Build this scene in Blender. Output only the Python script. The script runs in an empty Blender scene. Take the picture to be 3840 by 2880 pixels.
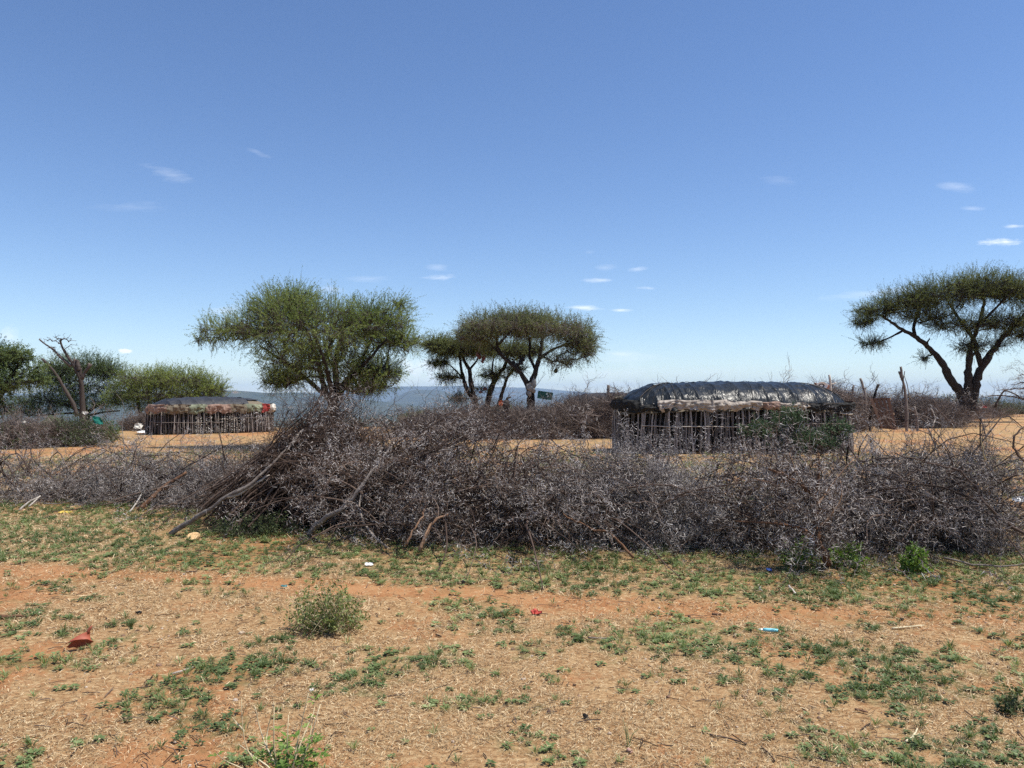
import bpy, math, random
import numpy as np
from mathutils import Vector

R = np.random.default_rng(7)
PI = math.pi
C = bpy.context.scene.collection
F, CX, CY, HY, EYE = 2884.0, 1920.0, 1440.0, 1487.0, 1.6
PITCH = math.atan((HY-CY)/F)

# ---------------------------------------------------------------- placing
def ray(px, py):
    x, y, z = (px-CX)/F, 1.0, -(py-CY)/F
    c, s = math.cos(PITCH), math.sin(PITCH)
    return x, y*c - z*s, y*s + z*c
def P(px, py, d):
    """the point seen at a photo position, d metres ahead"""
    x, y, z = ray(px, py)
    k = d/y
    return np.array([x*k, d, EYE+z*k])
def vnoise(x, y, s, seed=0):
    x = np.asarray(x, float)*s + seed*17.31; y = np.asarray(y, float)*s + seed*9.77
    xi = np.floor(x); yi = np.floor(y); fx = x-xi; fy = y-yi
    fx = fx*fx*(3-2*fx); fy = fy*fy*(3-2*fy)
    def h(a, b):
        v = np.sin(a*127.1 + b*311.7 + seed*74.7)*43758.5453
        return v - np.floor(v)
    return ((h(xi, yi)*(1-fx)+h(xi+1, yi)*fx)*(1-fy) + (h(xi, yi+1)*(1-fx)+h(xi+1, yi+1)*fx)*fy)
def fbm(x, y, s, seed=0, o=4):
    t = 0; a = .5; n = 0
    for i in range(o):
        t = t + a*vnoise(x, y, s*2**i, seed+i*3); n += a; a *= .5
    return t/n
def sstep(a, b, x):
    t = np.clip((np.asarray(x, float)-a)/(b-a), 0, 1); return t*t*(3-2*t)
VAL = -100.0
def hgt(x, y):
    x = np.asarray(x, float); y = np.asarray(y, float)
    r = np.sqrt(x*x+y*y)
    u = np.where(y > 1, x/np.maximum(y, 1), 0)
    E = 42 + 45*sstep(.42, .56, u)
    E = np.where(y < 1, 200, E)
    drop = np.minimum(np.maximum(r-E, 0)*.11 + np.maximum(r-E-30, 0)*.02, -VAL)
    drop = -VAL*(1-np.exp(-drop*1.25/(-VAL)))/(1-math.exp(-1.25))
    near = (.02*(fbm(x, y, 1.1, 5)-.5) + .06*(fbm(x, y, .22, 9)-.5))*sstep(60, 20, r)
    far = 9*(fbm(x, y, .003, 3)-.5)*sstep(300, 1500, r)
    return near - drop + far
def G(px, py):
    """ground point seen at a photo position"""
    x, y, z = ray(px, py)
    k = EYE/(-z)
    for _ in range(4):
        k = (EYE - float(hgt(x*k, y*k)))/(-z)
    return np.array([x*k, y*k, float(hgt(x*k, y*k))])
def onground(p):
    return np.array([p[0], p[1], float(hgt(p[0], p[1]))])

# ---------------------------------------------------------------- meshes
class Geo:
    def __init__(s): s.v = []; s.f = []; s.r = []; s.n = 0
    def add(s, V, Fa, rnd=None, mi=0, smooth=True):
        V = np.asarray(V, float).reshape(-1, 3); Fa = np.asarray(Fa, int)
        if len(V) == 0: return
        s.v.append(V); s.f.append((Fa + s.n, mi, smooth)); s.n += len(V)
        if rnd is None: rnd = np.full(len(V), R.random())
        s.r.append(np.broadcast_to(np.asarray(rnd, float), (len(V),)))
    def build(s, name, mats, parent=None, props=None, origin=None, extra=None):
        V = np.concatenate(s.v)
        o0 = np.zeros(3)
        if parent is not None: o0 = np.array(parent.location)
        elif origin is not None: o0 = np.array(origin)
        V = V - o0
        me = bpy.data.meshes.new(name)
        lo = [f.reshape(-1) for f, _, _ in s.f]
        tot = np.concatenate([np.full(len(f), f.shape[1]) for f, _, _ in s.f])
        mi = np.concatenate([np.full(len(f), m) for f, m, _ in s.f])
        sm = np.concatenate([np.full(len(f), q) for f, _, q in s.f])
        L = np.concatenate(lo)
        me.vertices.add(len(V)); me.vertices.foreach_set('co', V.astype(np.float32).reshape(-1))
        me.loops.add(len(L)); me.loops.foreach_set('vertex_index', L.astype(np.int32))
        me.polygons.add(len(tot))
        st = np.concatenate([[0], np.cumsum(tot)[:-1]])
        me.polygons.foreach_set('loop_start', st.astype(np.int32))
        me.polygons.foreach_set('loop_total', tot.astype(np.int32))
        me.polygons.foreach_set('material_index', mi.astype(np.int32))
        me.polygons.foreach_set('use_smooth', sm.astype(bool))
        at = me.attributes.new('rnd', 'FLOAT', 'POINT')
        at.data.foreach_set('value', np.concatenate(s.r).astype(np.float32))
        if extra:
            for k, a in extra.items():
                q = me.attributes.new(k, 'FLOAT', 'POINT'); q.data.foreach_set('value', np.asarray(a, np.float32))
        me.update(calc_edges=True)
        for m in (mats if isinstance(mats, (list, tuple)) else [mats]): me.materials.append(m)
        ob = bpy.data.objects.new(name, me); C.objects.link(ob)
        if parent is not None: ob.parent = parent
        else: ob.location = o0
        if props: tag(ob, **props)
        return ob
def tag(o, label=None, cat=None, group=None, kind=None):
    if label: o['label'] = label
    if cat: o['category'] = cat
    if group: o['group'] = group
    if kind: o['kind'] = kind
    return o
def empty(name, loc, label, cat, group=None):
    o = bpy.data.objects.new(name, None); C.objects.link(o); o.location = loc
    o.empty_display_size = .2
    return tag(o, label, cat, group)

def norm(a): return a/np.maximum(np.linalg.norm(a, axis=-1, keepdims=True), 1e-9)
def tubes(g, pts, rad, sides=4, rnd=None, mi=0, cap=False):
    pts = np.asarray(pts, float); rad = np.asarray(rad, float)
    if pts.ndim == 2: pts = pts[None]; rad = rad[None]
    N, K, _ = pts.shape
    if N == 0: return
    t = np.empty_like(pts); t[:, 1:-1] = pts[:, 2:]-pts[:, :-2]; t[:, 0] = pts[:, 1]-pts[:, 0]; t[:, -1] = pts[:, -1]-pts[:, -2]
    t = norm(t)
    ch = norm(pts[:, -1]-pts[:, 0])
    ref = np.where(np.abs(ch[:, 2:3]) > .7, np.array([[1., .1, 0]]), np.array([[0, .1, 1.]]))
    u = norm(np.cross(t, ref[:, None, :])); v = np.cross(t, u)
    a = np.arange(sides)*2*PI/sides
    V = pts[:, :, None]+rad[:, :, None, None]*(np.cos(a)[None, None, :, None]*u[:, :, None]+np.sin(a)[None, None, :, None]*v[:, :, None])
    base = np.arange(N)[:, None, None]*K*sides + np.arange(K-1)[None, :, None]*sides
    i = np.arange(sides)[None, None]; j = (i+1) % sides
    Q = np.stack([base+i, base+j, base+sides+j, base+sides+i], -1).reshape(-1, 4)
    if rnd is None: rnd = R.random(N)
    r = np.repeat(np.broadcast_to(rnd, (N,)), K*sides)
    g.add(V.reshape(-1, 3), Q, r, mi)
    if cap:
        for e in (0, K-1):
            b = np.arange(N)[:, None]*K*sides + e*sides + (np.arange(sides)[None] if e else np.arange(sides)[None, ::-1])
            g.f.append((b + g.n - N*K*sides, mi, False))
def resample(poly, k):
    p = np.asarray(poly, float)
    d = np.concatenate([[0], np.cumsum(np.linalg.norm(np.diff(p, axis=0), axis=1))])
    s = np.linspace(0, d[-1], k)
    return np.stack([np.interp(s, d, p[:, i]) for i in range(p.shape[1])], 1)
def smooth(p, n=2):
    p = np.array(p, float)
    for _ in range(n): p[1:-1] = .5*p[1:-1]+.25*(p[:-2]+p[2:])
    return p
def limb(g, poly, r0, r1, k=None, sides=8, wob=.0, rnd=None, mi=0, cap=True):
    poly = np.asarray(poly, float)
    k = k or max(6, len(poly)*3)
    p = smooth(resample(poly, k), 2)
    p += R.normal(0, wob, p.shape)
    t = np.linspace(0, 1, k)
    r = r0+(r1-r0)*t
    r *= 1+.10*R.normal(0, 1, k).clip(-1.5, 1.5)
    tubes(g, p, r, sides, rnd, mi, cap)
    return p, r
def randrot(n, tilt=None):
    q = norm(R.normal(size=(n, 4)))
    w, x, y, z = q.T
    M = np.stack([1-2*(y*y+z*z), 2*(x*y-z*w), 2*(x*z+y*w), 2*(x*y+z*w), 1-2*(x*x+z*z), 2*(y*z-x*w), 2*(x*z-y*w), 2*(y*z+x*w), 1-2*(x*x+y*y)], -1)
    return M.reshape(n, 3, 3)
def basis(d):
    """rotation matrices whose z axis is d, with random roll"""
    d = norm(d); a = norm(R.normal(size=d.shape)); x = norm(np.cross(a, d)); y = np.cross(d, x)
    return np.stack([x, y, d], -1)
def inst(g, tmpls, pos, M, sc, rnd=None, mi=0, smooth=True):
    """copies of template meshes folded into one mesh"""
    n = len(pos); which = R.integers(0, len(tmpls), n)
    sc = np.broadcast_to(sc, (n,)); rnd = R.random(n) if rnd is None else rnd
    for k, (TV, TF) in enumerate(tmpls):
        m = which == k; c = m.sum()
        if not c: continue
        V = np.einsum('nij,vj->nvi', M[m], TV)*sc[m][:, None, None]+pos[m][:, None]
        Fa = TF[None]+np.arange(c)[:, None, None]*len(TV)
        g.add(V.reshape(-1, 3), Fa.reshape(-1, TF.shape[1]), np.repeat(rnd[m], len(TV)), mi, smooth)

# ---------------------------------------------------------------- materials
def new_mat(name):
    m = bpy.data.materials.new(name); m.use_nodes = True
    n = m.node_tree; n.nodes.clear()
    return m, n
def N(nt, t, **k):
    o = nt.nodes.new(t)
    for a, b in k.items():
        if a.startswith('i_'): o.inputs[int(a[2:]) if a[2:].isdigit() else a[2:].replace('_', ' ')].default_value = b
        else: setattr(o, a, b)
    return o
def ramp(nt, fac, stops, interp='LINEAR'):
    r = N(nt, 'ShaderNodeValToRGB'); e = r.color_ramp; e.interpolation = interp
    while len(e.elements) < len(stops): e.elements.new(.5)
    for el, (p, c) in zip(e.elements, stops): el.position = p; el.color = (*c, 1)
    nt.links.new(fac, r.inputs[0]); return r.outputs[0]
def mix(nt, f, a, b, mode='MIX'):
    m = N(nt, 'ShaderNodeMix', data_type='RGBA', blend_type=mode)
    for i, s in ((0, f), (6, a), (7, b)):
        if hasattr(s, 'links') or isinstance(s, bpy.types.NodeSocket): nt.links.new(s, m.inputs[i])
        elif i == 0: m.inputs[0].default_value = s
        else: m.inputs[i].default_value = (*s, 1)
    return m.outputs[2]
def math_(nt, op, a, b=0., c=0., clamp=False):
    m = N(nt, 'ShaderNodeMath', operation=op, use_clamp=clamp)
    for i, s in enumerate((a, b, c)):
        if isinstance(s, bpy.types.NodeSocket): nt.links.new(s, m.inputs[i])
        else: m.inputs[i].default_value = s
    return m.outputs[0]
def noise(nt, vec, scale, detail=4, rough=.6, stretch=None):
    if stretch:
        mp = N(nt, 'ShaderNodeMapping'); mp.inputs['Scale'].default_value = stretch; nt.links.new(vec, mp.inputs[0]); vec = mp.outputs[0]
    n = N(nt, 'ShaderNodeTexNoise'); n.inputs['Scale'].default_value = scale; n.inputs['Detail'].default_value = detail; n.inputs['Roughness'].default_value = rough
    nt.links.new(vec, n.inputs['Vector']); return n.outputs['Fac']
def M_var(name, stops, rough=.9, nscale=None, namp=.35, bump=0, bscale=30, stretch=None, trans=0, spec=.3, tcol=None):
    """colour chosen by the per-piece random value, broken up by noise"""
    m, nt = new_mat(name)
    at = N(nt, 'ShaderNodeAttribute', attribute_name='rnd')
    fac = at.outputs['Fac']
    tc = N(nt, 'ShaderNodeTexCoord').outputs['Object']
    if nscale:
        nz = noise(nt, tc, nscale, 4, .65, stretch)
        d = math_(nt, 'MULTIPLY', math_(nt, 'SUBTRACT', nz, .5), namp*3)
        fac = math_(nt, 'ADD', fac, d, clamp=True)
    col = ramp(nt, fac, stops)
    b = N(nt, 'ShaderNodeBsdfPrincipled'); b.inputs['Roughness'].default_value = rough
    b.inputs['Specular IOR Level'].default_value = spec
    nt.links.new(col, b.inputs['Base Color'])
    if bump:
        bn = noise(nt, tc, bscale, 5, .7, stretch)
        bp = N(nt, 'ShaderNodeBump'); bp.inputs['Strength'].default_value = bump; bp.inputs['Distance'].default_value = .02
        nt.links.new(bn, bp.inputs['Height']); nt.links.new(bp.outputs[0], b.inputs['Normal'])
    out = N(nt, 'ShaderNodeOutputMaterial'); s = b.outputs[0]
    if trans:
        t = N(nt, 'ShaderNodeBsdfTranslucent')
        cc = mix(nt, 1.0, col, (1.25, 1.3, .7), 'MULTIPLY')
        nt.links.new(cc, t.inputs[0])
        mx = N(nt, 'ShaderNodeMixShader'); mx.inputs[0].default_value = trans
        nt.links.new(s, mx.inputs[1]); nt.links.new(t.outputs[0], mx.inputs[2]); s = mx.outputs[0]
    nt.links.new(s, out.inputs[0]); return m
def S3(a, b, c): return [(0, a), (.5, b), (1, c)]

MT = {}
MT['twig'] = M_var('dead_twig', S3((.045, .034, .029), (.10, .080, .072), (.20, .17, .155)), nscale=3, namp=.3)
MT['twig_brown'] = M_var('brown_twig', S3((.035, .022, .016), (.075, .048, .036), (.15, .105, .08)), nscale=3, namp=.3)
MT['thorn'] = M_var('thorn', S3((.20, .165, .145), (.42, .375, .345), (.78, .74, .70)), rough=.6)
MT['farbrush'] = M_var('far_brush', S3((.08, .058, .047), (.15, .115, .097), (.27, .22, .19)), nscale=1, namp=.3)
MT['bark_dark'] = M_var('dark_bark', S3((.009, .007, .006), (.018, .014, .011), (.036, .027, .021)), nscale=9, bump=.6, bscale=25, stretch=(1, 1, .3))
MT['bark_grey'] = M_var('grey_bark', S3((.10, .08, .065), (.17, .14, .12), (.28, .24, .21)), nscale=9, bump=.5, bscale=30, stretch=(1, 1, .3))
MT['bark_mid'] = M_var('weathered_bark', S3((.045, .034, .028), (.085, .066, .055), (.16, .13, .11)), nscale=9, bump=.6, bscale=25, stretch=(1, 1, .3))
MT['bark_brown'] = M_var('brown_bark', S3((.12, .06, .032), (.22, .12, .07), (.34, .22, .14)), nscale=14, bump=.5, bscale=40)
MT['bark_pale'] = M_var('pale_bark', S3((.16, .13, .11), (.38, .33, .28), (.60, .55, .48)), nscale=16, namp=.5, bump=.5, bscale=40)
MT['white_wood'] = M_var('cut_wood', S3((.55, .46, .34), (.72, .64, .52), (.80, .74, .64)), nscale=20)
MT['leaf_main'] = M_var('leaf_main', S3((.085, .135, .028), (.19, .25, .060), (.33, .385, .14)), rough=.55, trans=.3)
MT['leaf_umb'] = M_var('leaf_umbrella', S3((.075, .10, .028), (.15, .18, .055), (.25, .275, .11)), rough=.6, trans=.28)
MT['leaf_yel'] = M_var('leaf_yellow', S3((.10, .14, .025), (.20, .25, .05), (.31, .36, .10)), rough=.6, trans=.3)
MT['leaf_dark'] = M_var('leaf_dark', S3((.045, .08, .024), (.10, .145, .045), (.18, .23, .085)), rough=.6, trans=.2)
MT['leaf_bush'] = M_var('leaf_bush', S3((.045, .065, .025), (.085, .11, .045), (.14, .165, .075)), rough=.6, trans=.2)
MT['leaf_bright'] = M_var('leaf_bright', S3((.08, .15, .03), (.14, .24, .045), (.24, .34, .09)), rough=.5, trans=.35)
MT['leaf_shrub'] = M_var('leaf_shrub', S3((.05, .08, .022), (.13, .17, .05), (.32, .34, .13)), rough=.5, trans=.3)
MT['leaf_jun'] = M_var('leaf_sapling', S3((.025, .055, .024), (.055, .10, .042), (.11, .17, .07)), rough=.6, trans=.15)
MT['weed'] = M_var('weed', S3((.09, .13, .045), (.18, .235, .085), (.34, .39, .18)), rough=.5, trans=.25)
MT['stemdry'] = M_var('dry_stem', S3((.25, .18, .10), (.45, .36, .2), (.62, .54, .36)), rough=.7)
MT['straw'] = M_var('straw', S3((.17, .10, .045), (.38, .26, .135), (.72, .58, .36)), rough=.7)
MT['pebble'] = M_var('pebble', S3((.10, .06, .04), (.25, .15, .10), (.5, .42, .34)), rough=.9)
MT['pole'] = M_var('hut_pole', S3((.05, .043, .038), (.15, .13, .115), (.36, .32, .29)), nscale=5, stretch=(3, 3, .5), bump=.4, bscale=40)
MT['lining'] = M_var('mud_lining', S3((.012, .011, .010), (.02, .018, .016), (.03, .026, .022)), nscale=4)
MT['rope'] = M_var('rope', S3((.02, .02, .02), (.04, .038, .035), (.07, .06, .05)))
MT['stone_black'] = M_var('black_stone', S3((.008, .008, .008), (.014, .013, .012), (.03, .028, .026)), nscale=30, bump=.8, bscale=60)

def cloth(name, a, b, c, ns=8):
    return M_var(name, S3(a, b, c), rough=.9, nscale=ns, namp=.4, bump=.5, bscale=18)
MT['cl_beige'] = cloth('beige_cloth', (.16, .13, .11), (.36, .31, .26), (.56, .50, .43))
MT['cl_brown'] = cloth('brown_cloth', (.10, .06, .045), (.26, .17, .13), (.40, .28, .22))
MT['cl_black'] = cloth('black_cloth', (.010, .010, .010), (.02, .02, .019), (.045, .042, .038))
MT['cl_white'] = cloth('white_cloth', (.38, .35, .30), (.60, .57, .50), (.78, .75, .68))
MT['cl_green'] = cloth('green_cloth', (.08, .09, .06), (.19, .205, .14), (.40, .42, .28))
MT['cl_red'] = cloth('red_cloth', (.12, .018, .015), (.28, .035, .03), (.40, .07, .06))
MT['cl_maroon'] = cloth('maroon_cloth', (.03, .010, .010), (.07, .022, .02), (.11, .04, .035))
MT['cl_thatch'] = cloth('old_thatch', (.08, .065, .045), (.16, .13, .09), (.27, .22, .16), 14)
MT['cl_teal'] = cloth('teal_cloth', (.0, .06, .045), (.01, .13, .10), (.04, .24, .18))
MT['cl_orange'] = cloth('orange_plastic', (.45, .10, .04), (.62, .18, .08), (.72, .30, .16))

def plain(name, col, rough=.5, nscale=12, amp=.3, bump=.0):
    d = tuple(x*(1-amp) for x in col); l = tuple(min(1, x*(1+amp)) for x in col)
    return M_var(name, S3(d, col, l), rough=rough, nscale=nscale, namp=.3, bump=bump, bscale=40, spec=.4)
def tarp_mat():
    m, nt = new_mat('black_plastic_sheet')
    tc = N(nt, 'ShaderNodeTexCoord').outputs['Object']
    n1 = noise(nt, tc, 2.2, 5, .65)
    n2 = noise(nt, tc, 9, 4, .6)
    dust = noise(nt, tc, 5, 6, .75)
    col = ramp(nt, dust, [(0, (.010, .012, .014)), (.5, (.017, .020, .023)), (.66, (.03, .034, .036)), (.78, (.12, .12, .115)), (1, (.28, .27, .25))])
    b = N(nt, 'ShaderNodeBsdfPrincipled'); b.inputs['Specular IOR Level'].default_value = .20
    nt.links.new(col, b.inputs['Base Color'])
    nt.links.new(ramp(nt, n2, [(.3, (.24,)*3), (.7, (.42,)*3)]), b.inputs['Roughness'])
    w = N(nt, 'ShaderNodeTexNoise'); w.inputs['Scale'].default_value = 4.5; w.inputs['Detail'].default_value = 2; w.inputs['Distortion'].default_value = 1.6
    mp = N(nt, 'ShaderNodeMapping'); mp.inputs['Scale'].default_value = (2.2, .6, .8); nt.links.new(tc, mp.inputs[0]); nt.links.new(mp.outputs[0], w.inputs['Vector'])
    b1 = N(nt, 'ShaderNodeBump'); b1.inputs['Strength'].default_value = .55; b1.inputs['Distance'].default_value = .045
    nt.links.new(w.outputs['Fac'], b1.inputs['Height'])
    b2 = N(nt, 'ShaderNodeBump'); b2.inputs['Strength'].default_value = .08; b2.inputs['Distance'].default_value = .02
    nt.links.new(noise(nt, tc, 18, 2, .5), b2.inputs['Height']); nt.links.new(b1.outputs[0], b2.inputs['Normal'])
    nt.links.new(b2.outputs[0], b.inputs['Normal'])
    o = N(nt, 'ShaderNodeOutputMaterial'); nt.links.new(b.outputs[0], o.inputs[0]); return m
MT['tarp'] = tarp_mat()
def dryfab_mat():
    m, nt = new_mat('dusty_black_fabric')
    tc = N(nt, 'ShaderNodeTexCoord').outputs['Object']
    col = ramp(nt, noise(nt, tc, 4, 6, .7), [(0, (.010, .011, .013)), (.55, (.020, .021, .025)), (.72, (.06, .058, .056)), (.78, (.3, .3, .28)), (1, (.5, .5, .48))])
    b = N(nt, 'ShaderNodeBsdfPrincipled'); b.inputs['Roughness'].default_value = .6
    nt.links.new(col, b.inputs['Base Color'])
    b1 = N(nt, 'ShaderNodeBump'); b1.inputs['Strength'].default_value = .6; b1.inputs['Distance'].default_value = .04
    nt.links.new(noise(nt, tc, 6, 4, .6), b1.inputs['Height']); nt.links.new(b1.outputs[0], b.inputs['Normal'])
    o = N(nt, 'ShaderNodeOutputMaterial'); nt.links.new(b.outputs[0], o.inputs[0]); return m
MT['dryfab'] = dryfab_mat()

# ---------------------------------------------------------------- ground
path_pts = np.array([G(a, b)[:2] for a, b in ((-900, 2110), (0, 2135), (700, 2165), (1400, 2212), (2100, 2250), (2900, 2290), (3840, 2330), (4700, 2370))])
HB = [(-600, 1900), (0, 1905), (400, 1905), (600, 1925), (900, 1975), (1150, 2010), (1400, 2060), (1700, 2080), (2100, 2090), (2500, 2095), (3000, 2110), (3400, 2115), (3840, 2120), (4400, 2130)]
hb_w = np.array([G(a, b)[:2] for a, b in HB])
def path_y(x): return np.interp(x, path_pts[:, 0], path_pts[:, 1])
def hedge_y(x): return np.interp(x, hb_w[:, 0], hb_w[:, 1])
def f_path(x, y):
    wob = .18*(fbm(x, y, .9, 31)-.5)*2
    d = np.abs(y+wob-path_y(x)); return .8*sstep(.55, .05, d)*sstep(1.2, 4, y)
def f_bare(x, y):
    b = sstep(.42, .76, fbm(x, y, .6, 12))*.75 + sstep(.46, .70, fbm(x, y, 2.1, 14))*.5
    return np.clip(np.maximum(f_path(x, y), b), 0, 1)
def f_green(x, y):
    n = .42*fbm(x, y, 1.5, 21, 3)+.58*fbm(x, y, 5.0, 22, 3)
    hy = hedge_y(x); py = path_y(x)
    band = sstep(py+.05, py+.45, y)*sstep(hy+1.2, hy+.2, y)
    far = sstep(hy+1, hy+2, y)*sstep(26, 18, y)*.75
    corner = sstep(.9, 2.4, x)*sstep(4.9, 3.6, y)
    lc = sstep(-1.6, -2.6, x)*sstep(4.9, 3.6, y)*.5
    base = .20+.66*band+.24*corner+lc*.2+far*.22
    g = sstep(.585-base*.40, .72-base*.4, n)
    return np.clip(g*(1-.85*f_path(x, y)), 0, 1)

def make_ground():
    r = [0.0]; q = 1.4
    while q < 2.6: r.append(q); q += .2
    while q < 11: r.append(q); q += .035
    while q < 19000: r.append(q); q *= 1.02
    r = np.array(r)
    a = np.radians(np.concatenate([np.arange(-43, 43.01, .16), np.arange(46, 316, 3.)]))
    nr, na = len(r), len(a)
    rr, aa = np.meshgrid(r, a, indexing='ij')
    x = rr*np.sin(aa); y = rr*np.cos(aa)
    bare = f_bare(x, y); green = f_green(x, y)
    z = hgt(x, y)
    nearm = sstep(12, 6, rr)
    z = z + nearm*(.012*(fbm(x, y, 9, 41, 3)-.5)) - nearm*.006*bare
    i = np.arange(nr-1)[:, None]; j = np.arange(na)[None]; j2 = (j+1) % na
    Q = np.stack([i*na+j, i*na+j2, (i+1)*na+j2, (i+1)*na+j], -1).reshape(-1, 4)[:, ::-1]
    g = Geo(); g.add(np.stack([x, y, z], -1).reshape(-1, 3), Q, 0.)
    valley = sstep(-1.2, -6, z) if False else sstep(1.0, 6, -z)
    m, nt = new_mat('ground_soil')
    tc = N(nt, 'ShaderNodeTexCoord').outputs['Object']
    A = lambda k: N(nt, 'ShaderNodeAttribute', attribute_name=k).outputs['Fac']
    soil = ramp(nt, noise(nt, tc, 3.5, 8, .7), [(.25, (.27, .115, .048)), (.5, (.39, .19, .083)), (.75, (.50, .28, .135))])
    straw = ramp(nt, noise(nt, tc, 38, 4, .75, (.6, 1, 1)), [(.25, (.14, .073, .033)), (.45, (.33, .19, .088)), (.6, (.46, .31, .16)), (.8, (.64, .50, .30))])
    fac = math_(nt, 'SUBTRACT', math_(nt, 'ADD', noise(nt, tc, 14, 5, .75), .22), math_(nt, 'MULTIPLY', A('bare'), .34))
    fac = ramp(nt, fac, [(.44, (0,)*3), (.60, (1,)*3)])
    c = mix(nt, fac, soil, straw)
    grn = ramp(nt, noise(nt, tc, 30, 4, .7), [(.3, (.05, .07, .025)), (.55, (.12, .15, .06)), (.8, (.26, .27, .14))])
    gf = math_(nt, 'MULTIPLY', A('green'), ramp(nt, noise(nt, tc, 9, 4, .7), [(.40, (0,)*3), (.58, (1,)*3)]))
    c = mix(nt, math_(nt, 'MULTIPLY', gf, .6), c, grn)
    scrub = ramp(nt, noise(nt, tc, .02, 10, .72), [(.36, (.020, .032, .018)), (.52, (.038, .054, .028)), (.64, (.075, .085, .045)), (.76, (.22, .19, .12))])
    c = mix(nt, A('valley'), c, scrub)
    b = N(nt, 'ShaderNodeBsdfPrincipled'); b.inputs['Roughness'].default_value = .95; b.inputs['Specular IOR Level'].default_value = .15
    nt.links.new(c, b.inputs['Base Color'])
    bp = N(nt, 'ShaderNodeBump'); bp.inputs['Strength'].default_value = .8; bp.inputs['Distance'].default_value = .02
    nt.links.new(noise(nt, tc, 45, 5, .8), bp.inputs['Height']); nt.links.new(bp.outputs[0], b.inputs['Normal'])
    o = N(nt, 'ShaderNodeOutputMaterial'); nt.links.new(b.outputs[0], o.inputs[0])
    g.build('ground', m, props=dict(kind='structure'), extra=dict(bare=bare.reshape(-1), green=green.reshape(-1), valley=valley.reshape(-1)))
make_ground()

def hill_mat():
    m, nt = new_mat('hill_scrub')
    tc = N(nt, 'ShaderNodeTexCoord').outputs['Object']
    c = ramp(nt, noise(nt, tc, .006, 10, .7), [(.35, (.016, .024, .014)), (.5, (.030, .040, .022)), (.63, (.055, .06, .035)), (.70, (.22, .14, .10)), (1, (.4, .27, .19))])
    b = N(nt, 'ShaderNodeBsdfPrincipled'); b.inputs['Roughness'].default_value = 1
    nt.links.new(c, b.inputs['Base Color'])
    o = N(nt, 'ShaderNodeOutputMaterial'); nt.links.new(b.outputs[0], o.inputs[0]); return m
HM = hill_mat()
def hills(D, wf, wb, line, seed):
    line = np.array(line, float)
    px = np.linspace(line[0, 0], line[-1, 0], 340)
    py = np.interp(px, line[:, 0], line[:, 1])
    k = np.ones(9)/9; py = np.convolve(np.pad(py, 4, 'edge'), k, 'valid')
    az = np.arctan((px-CX)/F)
    top = EYE+(HY-py)/F*D
    t = np.concatenate([np.linspace(-1, 0, 60), np.linspace(0, 1, 20)[1:]])
    rr = np.where(t < 0, D+t*wf, D+t*wb)
    T, Z = np.meshgrid(t, top, indexing='ij'); RR, AZ = np.meshgrid(rr, az, indexing='ij')
    x = RR*np.sin(AZ)/np.cos(AZ)*np.cos(AZ); y = RR*np.cos(AZ)
    prof = np.where(T < 0, np.clip(1+T, 0, 1)**1.5, (1-np.clip(T, 0, 1))**1.2)
    n = fbm(x, y, 1/700., seed, 5); rg = 1-np.abs(2*fbm(x, y, 1/420., seed+7, 4)-1)
    h = (Z-VAL)*prof*(1-.42*(1-prof)*rg) + (n-.5)*50*prof*(1-prof)*2
    h = h*np.minimum(1, np.minimum(np.arange(340)+1, 340-np.arange(340))/12.)[None]
    z = VAL-6+h
    nr, na = x.shape
    i = np.arange(nr-1)[:, None]; j = np.arange(na-1)[None]
    Q = np.stack([i*na+j, i*na+j+1, (i+1)*na+j+1, (i+1)*na+j], -1).reshape(-1, 4)[:, ::-1]
    g = Geo(); g.add(np.stack([x, y, z], -1).reshape(-1, 3), Q, 0.); g.build('hills', HM, props=dict(kind='structure'))
hills(5200, 1700, 900, [(-900, 1500), (-300, 1480), (300, 1478), (600, 1474), (850, 1461), (930, 1465), (1000, 1471), (1130, 1468), (1230, 1480), (1330, 1492), (1450, 1503), (1600, 1525), (1750, 1545)], 3)
hills(8200, 2200, 1200, [(1330, 1540), (1430, 1512), (1480, 1492), (1520, 1468), (1560, 1459), (1650, 1461), (1700, 1475), (1740, 1490), (1850, 1505), (2050, 1525)], 11)
hills(6400, 1900, 1000, [(1520, 1555), (1600, 1522), (1650, 1500), (1690, 1479), (1715, 1464), (1760, 1470), (1830, 1489), (1950, 1506), (2150, 1515), (2350, 1530)], 17)
hills(11000, 2300, 1300, [(1800, 1520), (1950, 1492), (2050, 1470), (2120, 1473), (2200, 1483), (2330, 1492), (2500, 1505)], 23)
hills(14500, 2500, 1500, [(-700, 1480), (500, 1474), (1100, 1478), (1300, 1462), (1400, 1451), (1500, 1449), (1560, 1446), (1640, 1450), (1730, 1443), (1850, 1451), (2000, 1452), (2120, 1464), (2250, 1474), (2400, 1484), (2700, 1489), (4400, 1487)], 29)
hills(8800, 2300, 1500, [(3350, 1500), (3500, 1492), (3640, 1489), (3720, 1490), (3800, 1483), (3950, 1479), (4300, 1484), (4600, 1495)], 37)

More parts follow.
